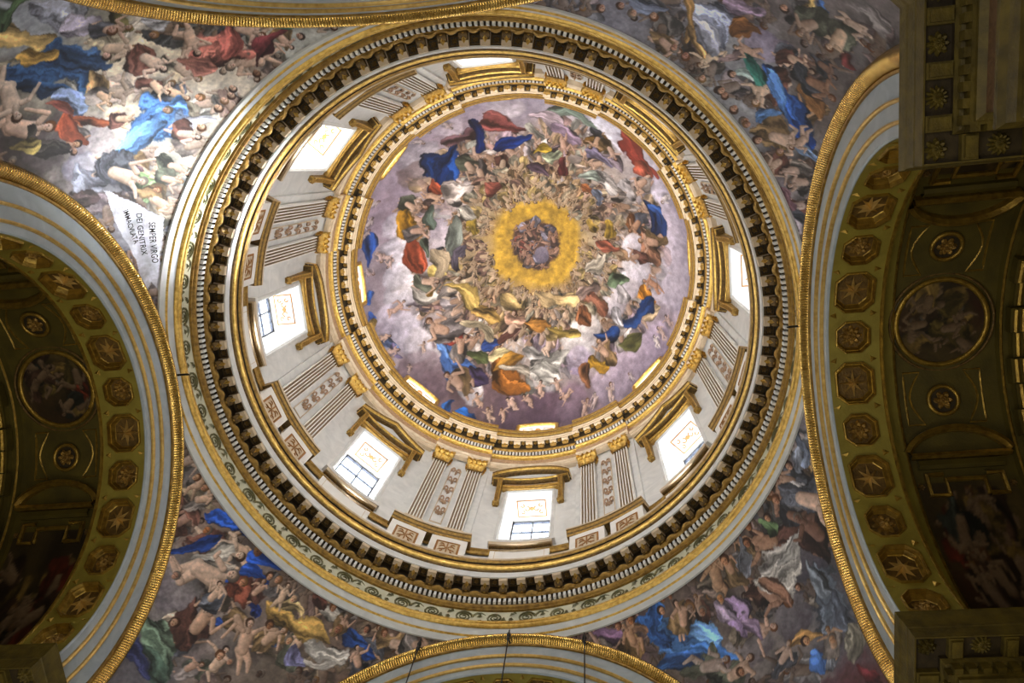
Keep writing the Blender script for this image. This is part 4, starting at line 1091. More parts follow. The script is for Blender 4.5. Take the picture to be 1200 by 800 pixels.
# ================================================================== FRESCO PAINT
# a small painter: cloth, bodies, heads and clouds in the surface's own coordinates, sampled to vertex paint.
# Rows: kind, x, y, length, width, direction in degrees (None: upright), colour. Units: thousandths.
DOME_ART = [
('b',-7,-18,296,0,None,165,135,70),('b',-349,121,243,0,None,150,128,95),('b',242,225,247,0,None,150,130,98),('b',40,-411,302,0,None,150,135,125),
('b',-168,339,194,0,None,150,122,78),('b',-310,-225,197,0,None,145,130,110),('b',371,-138,202,0,None,150,140,132),('b',406,-420,208,0,None,160,148,142),
('b',-247,-616,178,0,None,150,128,125),('b',-840,-381,168,0,None,140,126,142),('b',-885,82,161,0,None,128,116,128),('b',-650,-655,177,0,None,142,130,146),
('b',-307,-926,231,0,None,150,140,158),('b',26,-945,241,0,None,150,142,160),('b',597,-795,310,0,None,185,182,195),('b',849,-310,175,0,None,178,170,185),
('b',871,39,190,0,None,165,156,170),('b',784,468,179,0,None,150,138,152),('b',570,712,194,0,None,150,136,148),('b',308,873,163,0,None,122,104,116),
('b',-61,908,182,0,None,92,74,84),('b',-419,802,157,0,None,105,86,92),('b',-662,577,158,0,None,128,112,118),('b',-816,349,159,0,None,165,156,166),
('b',-681,100,190,0,None,195,186,190),('b',-495,-263,147,0,None,180,168,176),('b',533,128,177,0,None,190,182,186),('b',286,529,171,0,None,195,188,184),
('b',27,634,168,0,None,180,170,160),('c',-533,-642,96,0,None,168,162,168),('c',-600,-541,70,0,None,130,115,112),('c',-752,-275,58,0,None,205,198,208),
('c',-773,-133,62,0,None,208,203,212),('c',-782,9,66,0,None,210,206,214),('c',-757,117,75,0,None,214,210,216),('c',-478,-312,49,0,None,186,176,186),
('c',-501,-222,49,0,None,188,178,188),('c',-531,-136,53,0,None,190,180,188),('c',-570,-53,58,0,None,196,186,190),('c',504,-770,74,0,None,200,200,212),
('c',577,-704,79,0,None,204,203,214),('c',607,-610,58,0,None,198,196,208),('c',801,-341,80,0,None,190,184,198),('c',856,-145,100,0,None,178,170,184),
('c',865,41,108,0,None,182,174,186),('c',824,238,105,0,None,180,172,184),('c',591,38,66,0,None,206,200,208),('c',581,135,76,0,None,208,204,210),
('c',545,241,70,0,None,204,198,206),('c',457,329,75,0,None,200,194,200),('c',331,184,60,0,None,190,180,172),('c',213,551,83,0,None,212,208,206),
('c',286,484,59,0,None,208,202,198),('c',226,659,63,0,None,168,154,178),('c',417,767,81,0,None,172,158,172),('c',521,684,97,0,None,168,154,168),
('c',627,587,79,0,None,172,158,174),('c',727,513,71,0,None,160,146,164),('c',-855,250,68,0,None,186,178,192),('c',-776,353,78,0,None,188,182,194),
('c',-697,442,65,0,None,196,190,196),('c',-606,547,55,0,None,190,182,184),('c',-708,564,90,0,None,122,106,112),('c',-605,670,81,0,None,116,98,104),
('c',-433,702,55,0,None,205,200,200),('c',-387,766,46,0,None,196,190,190),('c',-165,895,81,0,None,98,80,90),('c',42,901,92,0,None,92,74,86),
('c',198,872,75,0,None,118,100,112),('c',-19,-879,73,0,None,178,170,178),('c',-365,-826,64,0,None,168,158,168),('c',216,-361,51,0,None,190,184,184),
('c',151,-396,46,0,None,188,182,182),('c',291,-327,46,0,None,188,182,182),('c',29,723,76,0,None,205,200,196),('c',-146,575,67,0,None,196,186,176),
('c',-408,-338,59,0,None,196,184,180),('d',-436,-559,260,139,109,22,58,120),('d',-486,-465,150,78,127,20,50,108),('d',-324,-716,198,79,-17,92,66,72),
('d',-220,-698,195,60,94,18,46,112),('d',-67,-746,206,107,28,122,66,64),('d',-50,-622,206,59,-13,22,52,124),('d',-400,-390,167,105,-10,190,178,172),
('d',-523,-437,96,46,75,150,72,48),('d',-213,-370,87,61,31,112,62,52),('d',331,-788,229,116,19,104,120,110),('d',169,-762,169,100,30,165,150,160),
('d',266,-663,152,78,32,148,128,150),('d',431,-600,133,92,34,152,112,52),('d',424,-506,163,64,45,118,112,138),('d',105,-566,89,48,-6,192,162,62),
('d',155,-513,100,53,-7,168,178,150),('d',203,-446,104,65,89,92,44,44),('d',61,-451,115,43,27,80,64,78),('d',665,-549,281,124,61,118,46,38),
('d',689,-445,132,86,52,152,76,58),('d',518,-477,124,60,43,160,146,160),('d',427,-357,163,67,38,176,170,168),('d',572,-311,124,81,52,182,176,178),
('d',339,-305,77,48,33,176,108,66),('d',390,-264,78,43,65,140,150,176),('d',351,-394,109,48,11,130,140,132),('d',-689,-274,210,81,95,172,126,38),
('d',-574,-267,134,65,99,72,84,76),('d',-696,-56,185,76,84,160,76,52),('d',-627,-88,93,45,79,98,112,96),('d',-908,-184,217,51,97,44,86,172),
('d',-939,98,67,34,94,50,92,170),('d',-940,214,65,38,92,48,88,170),('d',-458,-115,229,62,102,98,104,98),('d',-448,4,124,59,116,72,66,78),
('d',-554,16,152,92,78,198,178,148),('d',-574,67,97,48,23,188,164,96),('d',-642,184,166,65,24,205,198,188),('d',-439,217,192,82,43,172,146,82),
('d',-339,-153,91,57,78,178,150,62),('d',-366,-235,99,58,42,176,170,160),('d',-613,176,54,30,127,150,112,40),('d',734,-123,212,76,79,30,66,130),
('d',746,-185,93,49,60,44,82,150),('d',608,-105,113,68,61,122,78,46),('d',684,21,187,80,70,150,108,86),('d',442,-74,88,53,84,190,156,64),
('d',337,-99,77,52,64,182,150,72),('d',424,25,123,59,9,140,80,62),('d',477,206,128,61,-19,116,138,108),('d',647,295,111,83,54,205,134,48),
('d',608,394,206,79,-34,26,54,104),('d',403,515,128,59,-10,24,52,102),('d',551,552,142,72,-25,132,132,76),('d',341,340,148,79,37,124,80,62),
('d',467,421,103,52,55,184,180,186),('d',495,295,93,65,80,190,184,188),('d',291,274,133,57,-27,178,150,140),('d',350,131,144,68,-37,186,176,160),
('d',-525,564,230,87,60,78,120,192),('d',-566,501,112,43,55,96,136,200),('d',-448,615,131,52,19,72,112,184),('d',-380,680,131,69,51,74,62,98),
('d',-294,521,118,55,3,36,58,112),('d',-488,461,124,61,1,140,56,46),('d',-370,426,173,54,32,206,190,156),('d',-261,589,129,50,3,206,190,142),
('d',-379,572,133,52,26,98,110,68),('d',-200,727,215,113,40,164,102,42),('d',-206,632,143,52,-17,190,138,58),('d',-146,675,155,39,18,190,180,164),
('d',-438,863,124,47,22,30,92,170),('d',-538,798,57,52,-55,40,96,172),('d',-939,271,87,43,84,190,156,80),('d',-862,378,116,30,52,104,128,180),
('d',-829,445,82,27,65,120,110,150),('d',-472,708,135,40,39,120,100,86),('d',53,663,211,125,-29,216,212,204),('d',29,706,157,61,20,205,202,194),
('d',-39,612,155,54,17,198,194,190),('d',349,667,115,72,23,192,146,48),('d',277,729,114,63,74,138,92,62),('d',141,494,176,46,11,190,162,84),
('d',-6,444,122,60,9,178,124,58),('d',-141,399,111,56,15,176,138,116),('d',-317,358,151,64,27,160,128,70),('d',261,423,96,61,58,156,100,66),
('d',145,326,153,66,12,186,158,112),('d',-166,301,131,61,25,160,136,90),('d',34,310,120,57,32,172,148,108),('f',-572,397,172,40,-150,198,152,122),
('f',-466,521,123,42,None,200,150,118),('f',-173,447,145,48,None,206,166,138),('f',42,563,116,48,None,214,180,154),('f',389,605,127,44,None,200,154,122),
('f',-312,-518,130,40,None,178,146,122),('f',-260,-464,120,40,None,168,136,112),('f',675,-362,141,43,None,190,148,122),('f',698,224,113,41,None,190,130,96),
('f',608,-110,114,41,None,178,126,92),('f',703,-10,146,42,None,186,140,112),('f',-665,-364,107,39,None,196,158,132),('f',-658,-201,116,39,None,190,146,122),
('f',-533,-379,108,39,None,196,150,118),('f',-125,-501,111,40,None,172,146,120),('f',-32,-419,110,40,None,164,136,110),('f',-491,700,155,28,-141,182,142,116),
('f',-635,112,115,33,None,206,166,138),('f',-808,219,93,32,None,196,150,130),('f',-499,182,125,38,None,206,182,156),('f',-353,169,116,39,None,176,150,116),
('f',439,-612,120,38,None,186,142,110),('f',510,-553,107,43,58,196,156,134),('f',233,-596,115,37,None,184,140,118),('f',325,-275,102,36,None,190,150,128),
('f',489,-276,114,36,None,186,164,150),('f',589,77,102,36,None,176,132,106),('f',-525,-33,97,34,None,190,150,120),('p',-164,850,83,0,None,214,172,150),
('p',-68,838,74,0,None,206,160,136),('p',-300,891,71,0,None,208,168,142),('p',-215,898,63,0,None,200,156,130),('p',100,783,76,0,None,212,168,144),
('p',-4,795,80,0,None,210,166,142),('p',162,831,73,0,155,206,160,136),('p',439,810,85,0,None,206,176,168),('p',283,890,83,0,None,202,160,142),
('p',344,852,66,0,None,196,170,166),('p',-833,-92,66,0,None,206,172,166),('p',-857,-112,65,0,74,200,164,158),('p',-815,-54,53,0,128,204,168,160),
('p',-883,-334,66,0,None,176,160,166),('p',-910,-275,56,0,None,170,150,156),('p',-837,-440,58,0,None,178,164,172),('p',-498,-814,70,0,None,178,160,166),
('p',-535,-760,63,0,None,180,164,166),('p',-365,-826,70,0,None,182,162,160),('p',760,473,71,0,None,196,164,156),('p',805,412,72,0,None,190,156,150),
('p',728,521,60,0,None,210,200,200),('p',-883,351,62,0,None,200,160,140),('p',-842,440,62,0,None,196,160,146),('p',-928,-39,55,0,None,176,150,156),
('p',-864,466,56,0,None,180,146,128),('p',-679,469,51,0,None,206,170,150),('p',-370,811,72,0,None,204,158,128),('p',-754,559,44,0,None,180,150,140),
('p',816,-291,79,0,None,205,198,206),('p',571,720,48,0,None,186,170,176),]
PEND_ART = {}
PEND_ART['bottom_right'] = [
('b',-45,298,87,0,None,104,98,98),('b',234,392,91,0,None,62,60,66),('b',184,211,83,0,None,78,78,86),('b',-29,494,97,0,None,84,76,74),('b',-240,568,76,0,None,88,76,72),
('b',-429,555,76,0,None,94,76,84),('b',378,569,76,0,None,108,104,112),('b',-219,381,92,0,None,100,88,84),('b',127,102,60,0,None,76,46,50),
('b',302,440,70,0,None,74,66,66),('c',-115,344,40,0,None,116,110,110),('c',-44,344,36,0,None,112,106,106),('c',67,331,44,0,None,92,88,92),
('c',-181,348,36,0,None,128,120,118),('c',194,391,46,0,None,74,72,78),('d',-237,460,221,89,-37,82,134,206),('d',-298,528,102,69,-91,56,108,190),
('d',-188,469,154,45,-47,110,158,220),('d',-172,392,124,38,-35,66,116,190),('d',-269,419,124,31,-17,60,106,180),('d',119,439,141,85,2,202,198,194),
('d',114,474,110,41,-10,176,172,170),('d',180,453,93,34,6,206,204,202),('d',49,533,109,38,-121,138,142,156),('d',305,503,115,56,-72,196,192,200),
('d',352,484,79,31,-39,186,186,196),('d',-63,431,109,53,-91,136,116,152),('d',-84,464,75,37,-61,150,136,160),('d',-37,377,71,30,-72,130,112,140),
('d',162,292,144,78,-110,96,106,122),('d',173,338,99,35,-91,124,134,148),('d',160,237,93,34,-97,84,92,108),('d',425,561,83,38,-142,120,132,156),
('d',385,558,56,32,-145,140,148,166),('d',169,538,53,31,-84,78,100,68),('d',-448,568,95,42,-25,112,86,118),('d',-385,514,70,47,-86,156,124,82),
('d',-355,554,65,38,-38,130,98,78),('d',133,78,68,27,-75,92,34,40),('d',152,159,75,40,-116,142,138,126),('d',63,267,77,22,-26,176,136,84),
('d',-72,524,90,23,-9,170,150,140),('d',70,411,95,36,-77,120,88,72),('d',235,295,64,31,-103,70,72,82),('d',52,200,51,28,-91,70,110,180),
('d',86,181,41,29,-102,110,116,128),('f',268,529,101,27,110,150,106,84),('f',-55,546,100,30,None,168,124,88),('f',137,512,107,22,152,158,112,84),
('f',257,422,102,26,None,112,74,58),('f',246,496,75,21,-68,128,86,66),('f',307,489,111,14,-67,196,160,140),('f',414,556,85,22,None,150,140,146),
('f',-209,513,74,25,None,186,140,112),('f',-139,315,85,25,5,178,142,118),('f',-197,369,85,22,-12,150,132,124),('f',-37,377,84,17,-54,186,146,124),
('f',-379,531,70,22,None,176,126,88),('f',-440,566,84,16,-25,176,138,120),('f',107,206,54,19,None,166,126,96),('f',51,428,109,15,-63,150,106,84),
('f',-150,507,59,22,None,150,116,96),('f',323,557,65,20,None,160,124,104),('f',-14,269,58,19,33,170,140,124),('f',71,560,50,18,None,160,112,80),
('f',-2,545,65,20,None,176,126,92),('h',-260,562,20,0,None,190,146,116),('h',1,568,23,0,None,196,146,110),('h',128,584,20,0,None,160,110,76),
('h',90,556,20,0,None,150,104,76),('h',250,562,20,0,None,180,134,106),('h',-360,578,21,0,None,170,116,76),('h',-75,499,20,0,None,176,126,84),
('h',-407,575,18,0,None,166,120,96),('h',-211,585,15,0,None,150,104,80),('h',-241,589,15,0,None,150,104,80),('h',359,575,20,0,None,176,140,120),
('h',191,554,18,0,None,176,134,106),('h',112,212,17,0,None,176,136,104),('h',-170,526,22,0,None,140,120,108),('h',-142,499,20,0,None,150,110,88),
('h',53,258,19,0,None,186,146,112),('h',-127,307,18,0,None,150,110,84),('h',120,370,14,0,None,176,136,116),]
PEND_ART['top_right'] = [
('b',340,550,96,0,None,112,112,126),('b',-63,500,94,0,None,128,130,138),('b',104,521,95,0,None,118,116,124),('b',-147,190,83,0,None,84,80,82),
('b',-212,351,88,0,None,92,84,82),('b',-387,569,99,0,None,118,112,116),('b',-266,569,99,0,None,116,116,124),('b',-521,608,76,0,None,112,106,112),
('b',-57,160,82,0,None,102,96,98),('c',-40,365,33,0,None,150,142,164),('c',-27,529,34,0,None,140,142,150),('c',-127,517,29,0,None,136,138,146),
('c',-348,604,30,0,None,140,134,138),('c',-81,333,26,0,None,136,126,140),('d',80,408,111,100,175,158,166,196),('d',73,460,94,50,151,170,174,196),
('d',123,449,110,21,113,178,140,88),('d',78,498,75,23,152,186,150,100),('d',44,318,74,46,-152,146,128,154),('d',13,371,66,38,-138,134,88,46),
('d',-67,438,91,44,150,52,112,102),('d',-63,476,50,24,-160,170,190,190),('d',-179,426,187,51,168,54,100,190),('d',-145,433,106,30,156,86,132,206),
('d',-261,451,70,57,177,34,84,186),('d',-177,504,71,31,-100,96,140,206),('d',-309,464,81,36,-141,132,160,206),('d',-48,178,63,41,130,196,168,108),
('d',-60,144,26,26,155,56,92,150),('d',-108,50,98,47,-160,110,106,108),('d',-165,206,32,34,153,104,46,46),('d',-200,370,69,47,172,150,106,62),
('d',-472,592,88,31,-180,130,124,134),('d',-403,576,61,26,-173,112,84,96),('d',-6,465,75,22,-111,152,130,132),('d',221,482,84,36,-164,120,130,158),
('f',30,506,61,19,None,206,180,150),('f',-30,412,56,23,31,188,146,124),('f',-120,449,92,23,None,206,174,150),('f',-108,327,66,24,-139,200,162,136),
('f',-86,340,57,20,None,196,156,132),('f',-172,328,75,25,-147,142,98,72),('f',-216,399,77,23,None,168,122,80),('f',-242,518,90,31,-137,196,164,144),
('f',-117,173,79,31,None,196,162,132),('f',-72,218,71,21,None,150,122,104),('f',-115,114,59,25,-161,170,146,130),('f',-274,460,60,21,None,178,146,128),
('f',-335,530,63,22,None,176,146,134),('f',-373,521,63,19,None,170,140,126),('f',-433,560,69,22,None,172,148,142),('f',-299,562,59,20,None,180,150,132),
('f',-475,603,76,23,None,176,156,150),('f',-151,273,51,21,-162,120,86,70),('f',140,551,67,26,-177,184,146,128),('h',-50,559,20,0,None,190,152,130),
('h',-115,569,20,0,None,184,146,124),('h',-154,569,20,0,None,180,140,120),('h',4,570,17,0,None,196,160,140),('h',252,520,19,0,None,190,154,136),
('h',198,498,19,0,None,186,150,130),('h',332,544,19,0,None,180,146,132),('h',112,548,19,0,None,180,138,120),('h',76,549,19,0,None,172,126,112),
('h',-71,561,17,0,None,176,136,116),('h',-40,498,17,0,None,196,160,140),('h',-16,237,17,0,None,190,150,130),('h',-166,569,17,0,None,172,132,116),
('h',-218,571,20,0,None,184,148,128),('h',287,514,17,0,None,176,140,126),('h',-316,614,18,0,None,176,144,130),('h',-277,534,17,0,None,170,138,124),]
PEND_ART['top_left'] = [
('b',-97,370,128,0,None,214,204,186),('b',-22,485,103,0,None,206,200,188),('b',-120,77,83,0,None,140,146,158),('b',31,100,74,0,None,120,116,108),
('b',164,208,78,0,None,66,60,60),('b',266,426,89,0,None,112,112,122),('b',401,542,96,0,None,120,122,134),('b',-369,522,116,0,None,158,160,158),
('b',-127,555,95,0,None,205,196,184),('b',148,322,62,0,None,150,142,138),('b',-175,161,76,0,None,118,118,112),('c',133,337,42,0,None,168,160,160),
('c',181,324,33,0,None,150,148,158),('c',-58,344,38,0,None,218,206,188),('c',-54,416,35,0,None,216,204,184),('d',-20,183,196,77,79,52,88,138),
('d',-57,199,119,49,94,62,98,150),('d',24,176,123,36,85,44,78,124),('d',-127,80,120,61,89,150,156,176),('d',-128,146,70,51,124,160,156,178),
('d',-63,49,113,38,94,192,164,108),('d',-39,107,80,32,111,186,150,82),('d',-14,264,77,32,48,170,140,96),('d',35,235,89,42,91,140,160,200),
('d',33,451,174,97,147,88,140,220),('d',84,424,143,43,151,104,156,230),('d',-27,469,74,64,118,96,146,222),('d',-12,520,72,56,131,150,180,232),
('d',-32,540,65,41,139,214,218,232),('d',-214,448,137,76,163,196,122,112),('d',-161,443,83,38,108,204,136,122),('d',-258,453,98,37,36,176,100,94),
('d',-326,520,108,41,-176,112,50,56),('d',-398,506,64,25,156,60,124,112),('d',188,470,115,42,82,112,138,96),('d',203,513,67,48,152,122,148,106),
('d',101,269,90,36,50,152,72,44),('d',68,302,73,25,96,160,84,50),('d',143,218,108,43,72,46,42,40),('d',152,183,60,25,120,168,150,90),('d',55,215,70,15,85,140,80,70),
('d',-175,256,64,54,171,206,200,194),('d',-177,205,73,33,56,92,88,56),('d',-217,275,60,46,162,178,180,190),('d',-258,311,56,34,104,150,130,120),
('d',167,437,61,34,116,150,120,130),('d',-116,-2,90,30,176,70,96,66),('d',214,346,80,52,70,130,134,150),('d',254,348,63,34,87,84,70,70),
('f',-259,535,96,25,-32,200,164,142),('f',-213,375,77,26,None,206,170,150),('f',-116,334,75,25,None,212,184,164),('f',-68,391,56,22,None,224,190,160),
('f',-71,436,62,24,None,226,188,150),('f',181,421,101,18,82,190,160,138),('f',158,468,77,23,None,186,150,122),('f',233,541,71,21,None,196,156,130),
('f',122,545,67,21,None,206,160,136),('f',163,540,57,19,None,200,156,132),('f',118,148,107,22,89,196,160,138),('f',51,95,95,19,52,186,164,148),
('f',115,276,64,15,24,176,120,90),('f',4,292,49,16,None,216,176,136),('f',44,364,47,17,None,220,180,140),('f',24,522,61,19,None,222,186,168),
('f',-308,452,76,20,None,200,166,150),('f',-141,213,59,18,None,186,150,132),('f',-360,532,56,19,None,190,150,130),('h',-93,498,18,0,None,232,180,140),
('h',-23,450,18,0,None,214,180,160),('h',-160,549,17,0,None,216,186,164),('h',-89,555,19,0,None,214,180,150),('h',-117,554,17,0,None,212,178,152),
('h',-140,559,17,0,None,206,176,154),('h',-83,244,16,0,None,200,170,160),('h',-140,214,18,0,None,190,160,150),('h',128,292,16,0,None,180,140,110),
('h',-237,564,17,0,None,140,106,86),('h',-16,549,19,0,None,220,190,160),('h',-404,553,17,0,None,170,140,126),('h',199,525,16,0,None,180,140,110),
('h',340,572,17,0,None,170,140,126),('h',-175,301,16,0,None,150,120,100),]
PEND_ART['bottom_left'] = [
('b',-213,345,89,0,None,132,126,126),('b',-335,543,87,0,None,128,110,100),('b',-51,503,98,0,None,110,98,94),('b',-152,187,81,0,None,88,86,92),
('b',-6,310,88,0,None,120,108,102),('b',149,539,100,0,None,104,88,80),('b',140,377,91,0,None,90,80,72),('b',392,530,100,0,None,108,88,80),
('b',-497,559,75,0,None,110,106,108),('c',-220,357,45,0,None,138,132,134),('c',-147,360,36,0,None,128,122,124),('c',-266,366,31,0,None,132,126,128),
('c',-37,355,45,0,None,136,126,120),('c',-40,284,34,0,None,128,118,114),('d',-250,581,164,47,21,36,78,172),('d',-252,622,99,37,8,44,92,190),
('d',-276,463,128,29,65,34,72,160),('d',-86,580,111,38,14,32,74,168),('d',-164,461,107,25,32,30,66,150),('d',-82,534,81,37,10,34,76,168),
('d',-220,486,104,37,54,204,198,190),('d',-180,485,74,23,32,196,186,176),('d',-136,231,125,63,-27,98,120,104),('d',-140,272,78,50,23,112,134,116),
('d',-130,194,89,41,-17,80,104,92),('d',-164,299,44,28,34,206,190,172),('d',-175,176,92,53,-15,44,50,88),('d',-75,473,79,51,-26,128,70,54),
('d',62,487,114,36,-1,186,150,84),('d',142,491,135,45,0,192,156,88),('d',80,525,69,32,12,206,180,130),('d',238,463,127,50,7,174,170,166),
('d',222,423,87,27,15,160,156,152),('d',285,525,80,30,-14,44,84,166),('d',355,504,42,28,-18,36,80,170),('d',-70,375,28,20,29,40,76,160),('d',-14,460,39,23,-29,40,60,130),
('d',156,417,56,42,-47,122,122,166),('d',191,559,66,33,-10,196,190,182),('d',-384,554,96,32,23,196,176,146),('d',-367,512,78,27,-4,160,110,96),
('d',84,418,29,20,-6,76,110,180),('d',-44,254,64,25,28,120,128,116),('d',139,575,54,24,-25,104,64,56),('f',-171,547,106,33,-158,206,166,134),
('f',-201,446,136,18,29,206,170,146),('f',-222,518,114,19,25,210,180,156),('f',-105,337,99,14,81,196,150,118),('f',-105,298,64,13,76,190,146,116),
('f',-133,414,60,21,None,206,168,140),('f',-31,411,67,20,-20,176,140,114),('f',68,419,75,21,None,196,156,126),('f',144,436,71,21,None,200,160,130),
('f',-7,288,73,24,None,212,176,148),('f',20,369,97,14,113,196,154,126),('f',-420,574,70,25,None,190,150,120),('f',-502,561,70,22,None,170,146,132),
('f',-376,556,65,20,None,196,156,128),('f',-357,478,71,19,None,168,124,108),('f',-47,500,54,19,None,190,146,118),('f',372,544,66,20,None,186,140,112),
('f',332,475,63,17,None,196,150,124),('f',426,552,78,14,-3,190,156,136),('f',240,541,55,20,None,180,136,110),('f',139,575,56,20,None,176,136,108),
('f',28,528,60,22,None,200,166,136),('f',494,564,73,12,2,176,140,120),('f',-54,241,50,19,None,196,150,124),('h',-126,581,23,0,None,110,74,52),
('h',-284,518,20,0,None,176,116,72),('h',-92,493,19,0,None,190,140,110),('h',-45,552,18,0,None,186,144,116),('h',-13,559,18,0,None,180,136,110),
('h',-14,310,20,0,None,206,164,136),('h',20,313,15,0,None,196,150,126),('h',-156,298,19,0,None,206,168,140),('h',46,449,19,0,None,140,96,66),
('h',118,443,19,0,None,190,150,120),('h',185,578,18,0,None,170,124,96),('h',236,532,20,0,None,150,104,80),('h',375,570,18,0,None,176,130,104),
('h',65,544,20,0,None,206,170,140),('h',-244,380,18,0,None,180,140,122),('h',-397,578,18,0,None,180,134,108),('h',319,563,18,0,None,160,112,88),
('h',-440,573,18,0,None,196,160,130),('h',103,330,18,0,None,70,56,50),]
rng = np.random.default_rng(11)
def fbm(h, w, cell, octaves=4, seed=0):
    r = np.random.default_rng(seed); out = np.zeros((h, w)); amp = 1.0; tot = 0
    for o in range(octaves):
        gh, gw = max(2, int(h/cell)+2), max(2, int(w/cell)+2)
        g = r.random((gh, gw))
        y = np.linspace(0, gh-1.001, h); x = np.linspace(0, gw-1.001, w)
        yi, xi = y.astype(int), x.astype(int); fy, fx = (y-yi)[:, None], (x-xi)[None]
        fy = fy*fy*(3-2*fy); fx = fx*fx*(3-2*fx)
        a = g[yi][:, xi]; b = g[yi][:, xi+1]; c = g[yi+1][:, xi]; d = g[yi+1][:, xi+1]
        out += amp*((a*(1-fx)+b*fx)*(1-fy)+(c*(1-fx)+d*fx)*fy); tot += amp; amp *= 0.55; cell = max(2, cell/2)
    return out/tot
TEX = fbm(512, 512, 40, 3, 5); TEX = (TEX-TEX.min())/(TEX.max()-TEX.min())
class Canvas:
    def __init__(s, x0, x1, y0, y1, ppu, seed):
        s.x0, s.y0, s.k = x0, y0, ppu
        s.w, s.h = int((x1-x0)*ppu), int((y1-y0)*ppu)
        s.a = np.zeros((s.h, s.w, 3)); s.seed = seed
        s.n1 = fbm(s.h, s.w, 60, 5, seed)*2-1; s.n2 = fbm(s.h, s.w, 60, 5, seed+1)*2-1; s.nf = fbm(s.h, s.w, 14, 3, seed+2)*2-1
        s.light = np.array([-0.55, 0.0])
    def px(s, x, y): return (x-s.x0)*s.k, (y-s.y0)*s.k
    def box(s, cx, cy, r):
        X0, X1 = max(0, int(cx-r)), min(s.w, int(cx+r)+2); Y0, Y1 = max(0, int(cy-r)), min(s.h, int(cy+r)+2)
        if X1 <= X0 or Y1 <= Y0: return None
        yy, xx = np.mgrid[Y0:Y1, X0:X1].astype(float); return (slice(Y0, Y1), slice(X0, X1)), xx, yy
    def blend(s, sl, alpha, colr): s.a[sl] = s.a[sl]*(1-alpha[..., None])+np.clip(colr, 0, 1)*alpha[..., None]
    def base(s, rows):
        yy, xx = np.mgrid[0:s.h:4, 0:s.w:4].astype(float)
        yy2 = yy+s.n1[::4, ::4]*70; xx2 = xx+s.n2[::4, ::4]*70
        W_ = np.full(xx.shape, 1e-6); C_ = np.zeros(xx.shape+(3,))
        for t, x, y, L, w, an, r, g, b in rows:
            if t != 'b': continue
            cx, cy = s.px(x/1000, y/1000); R = L/1000*s.k
            d2 = ((xx2-cx)**2+(yy2-cy)**2)/(R*R)
            wt = np.exp(-d2*1.2)+1e-3/(1+d2)**2; W_ += wt; C_ += wt[..., None]*np.array([r, g, b])/255
        C_ /= W_[..., None]
        C_ = np.repeat(np.repeat(C_, 4, 0), 4, 1)[:s.h, :s.w]
        C_ = np.pad(C_, ((0, s.h-C_.shape[0]), (0, s.w-C_.shape[1]), (0, 0)), mode='edge')
        sw = s.n1*0.9+s.nf*0.35
        s.a = C_*(1+0.22*sw[..., None])
    def puff(s, x, y, R, c, up, al=0.92):
        cx, cy = s.px(x, y); R *= s.k*1.38
        b = s.box(cx, cy, R*1.5)
        if b is None: return
        sl, xx, yy = b; c = np.array(c)
        dx, dy = (xx-cx)/R+s.n1[sl]*0.45, (yy-cy)/R+s.n2[sl]*0.45
        d = np.hypot(dx, dy); a = np.clip((1.0-d)/0.22, 0, 1); a = a*a*(3-2*a)
        l = 0.5+0.5*(dx*up[0]+dy*up[1]); bil = s.nf[sl]
        sh = 0.70+0.42*l+0.12*bil-0.22*np.clip(d-0.7, 0, 1)
        colr = c[None, None]*sh[..., None]; colr = colr+np.array([-.01, -.015, .012])*(1-l)[..., None]
        s.blend(sl, a*al, colr)
    def cloth(s, x, y, L, Wd, ang, c, seed):
        """draped cloth: long soft folds running along the length, gathered at one end"""
        r = np.random.default_rng(seed); cx, cy = s.px(x, y); L *= s.k*0.5; Wd = max(Wd*s.k*0.5, 2.5)
        b = s.box(cx, cy, L*1.35+Wd)
        if b is None: return
        sl, xx, yy = b; ca, sa = math.cos(ang), math.sin(ang); c = np.array(c)
        u = ((xx-cx)*ca+(yy-cy)*sa)/L; v = (-(xx-cx)*sa+(yy-cy)*ca)/Wd
        v = v+r.uniform(-0.7, 0.7)*(u*u-0.3)+s.n1[sl]*0.75+s.nf[sl]*0.10; u = u+s.n2[sl]*0.40
        wid = np.clip(1-np.abs(u)**2.6, 0, 1)**0.6*(0.85+0.30*np.sin(u*r.uniform(2, 4)+r.uniform(0, 6)))
        d = wid-np.abs(v); a = np.clip(d/0.14, 0, 1); a *= a*(3-2*a)
        fan = 1+r.uniform(-.5, .5)*u
        def tex(p, q): return TEX[(np.abs(q).astype(int)) % 512, (np.abs(p).astype(int)) % 512]
        o1, o2 = r.uniform(300, 4000, 2)
        f1 = tex(o1+u*26, o2+v*fan*50*max(1, (Wd/20)**0.7)); f2 = tex(o2+u*60, o1+v*fan*140*max(1, (Wd/20)**0.7))
        f = np.clip((f1-0.5)*2.6, -1, 1); g2 = np.clip((f2-0.5)*2.4, -1, 1)
        form = -0.20*v*r.choice([-1, 1])-0.10
        sh = 0.90+0.56*f+0.24*g2+form-0.20*np.clip(np.abs(v)-0.6, 0, 1)
        hl = np.clip(f+0.35*g2-0.30, 0, 1)*0.55
        colr = c*np.clip(sh, 0.25, 1.6)[..., None]; colr = colr+(np.clip(c*1.3+0.13, 0, 1)-colr)*hl[..., None]
        edge = np.clip(1-d/0.22, 0, 1)*(d > 0); colr = colr*(1-0.35*edge[..., None])
        s.blend(sl, a, colr)
    def shade(s, p, R, k):
        b = s.box(p[0], p[1], R)
        if b is None: return
        sl, xx, yy = b; d = np.hypot(xx-p[0], yy-p[1])/R+s.n1[sl]*0.3
        s.a[sl] *= (1-k*np.clip(1-d, 0, 1)**0.7)[..., None]*1.0
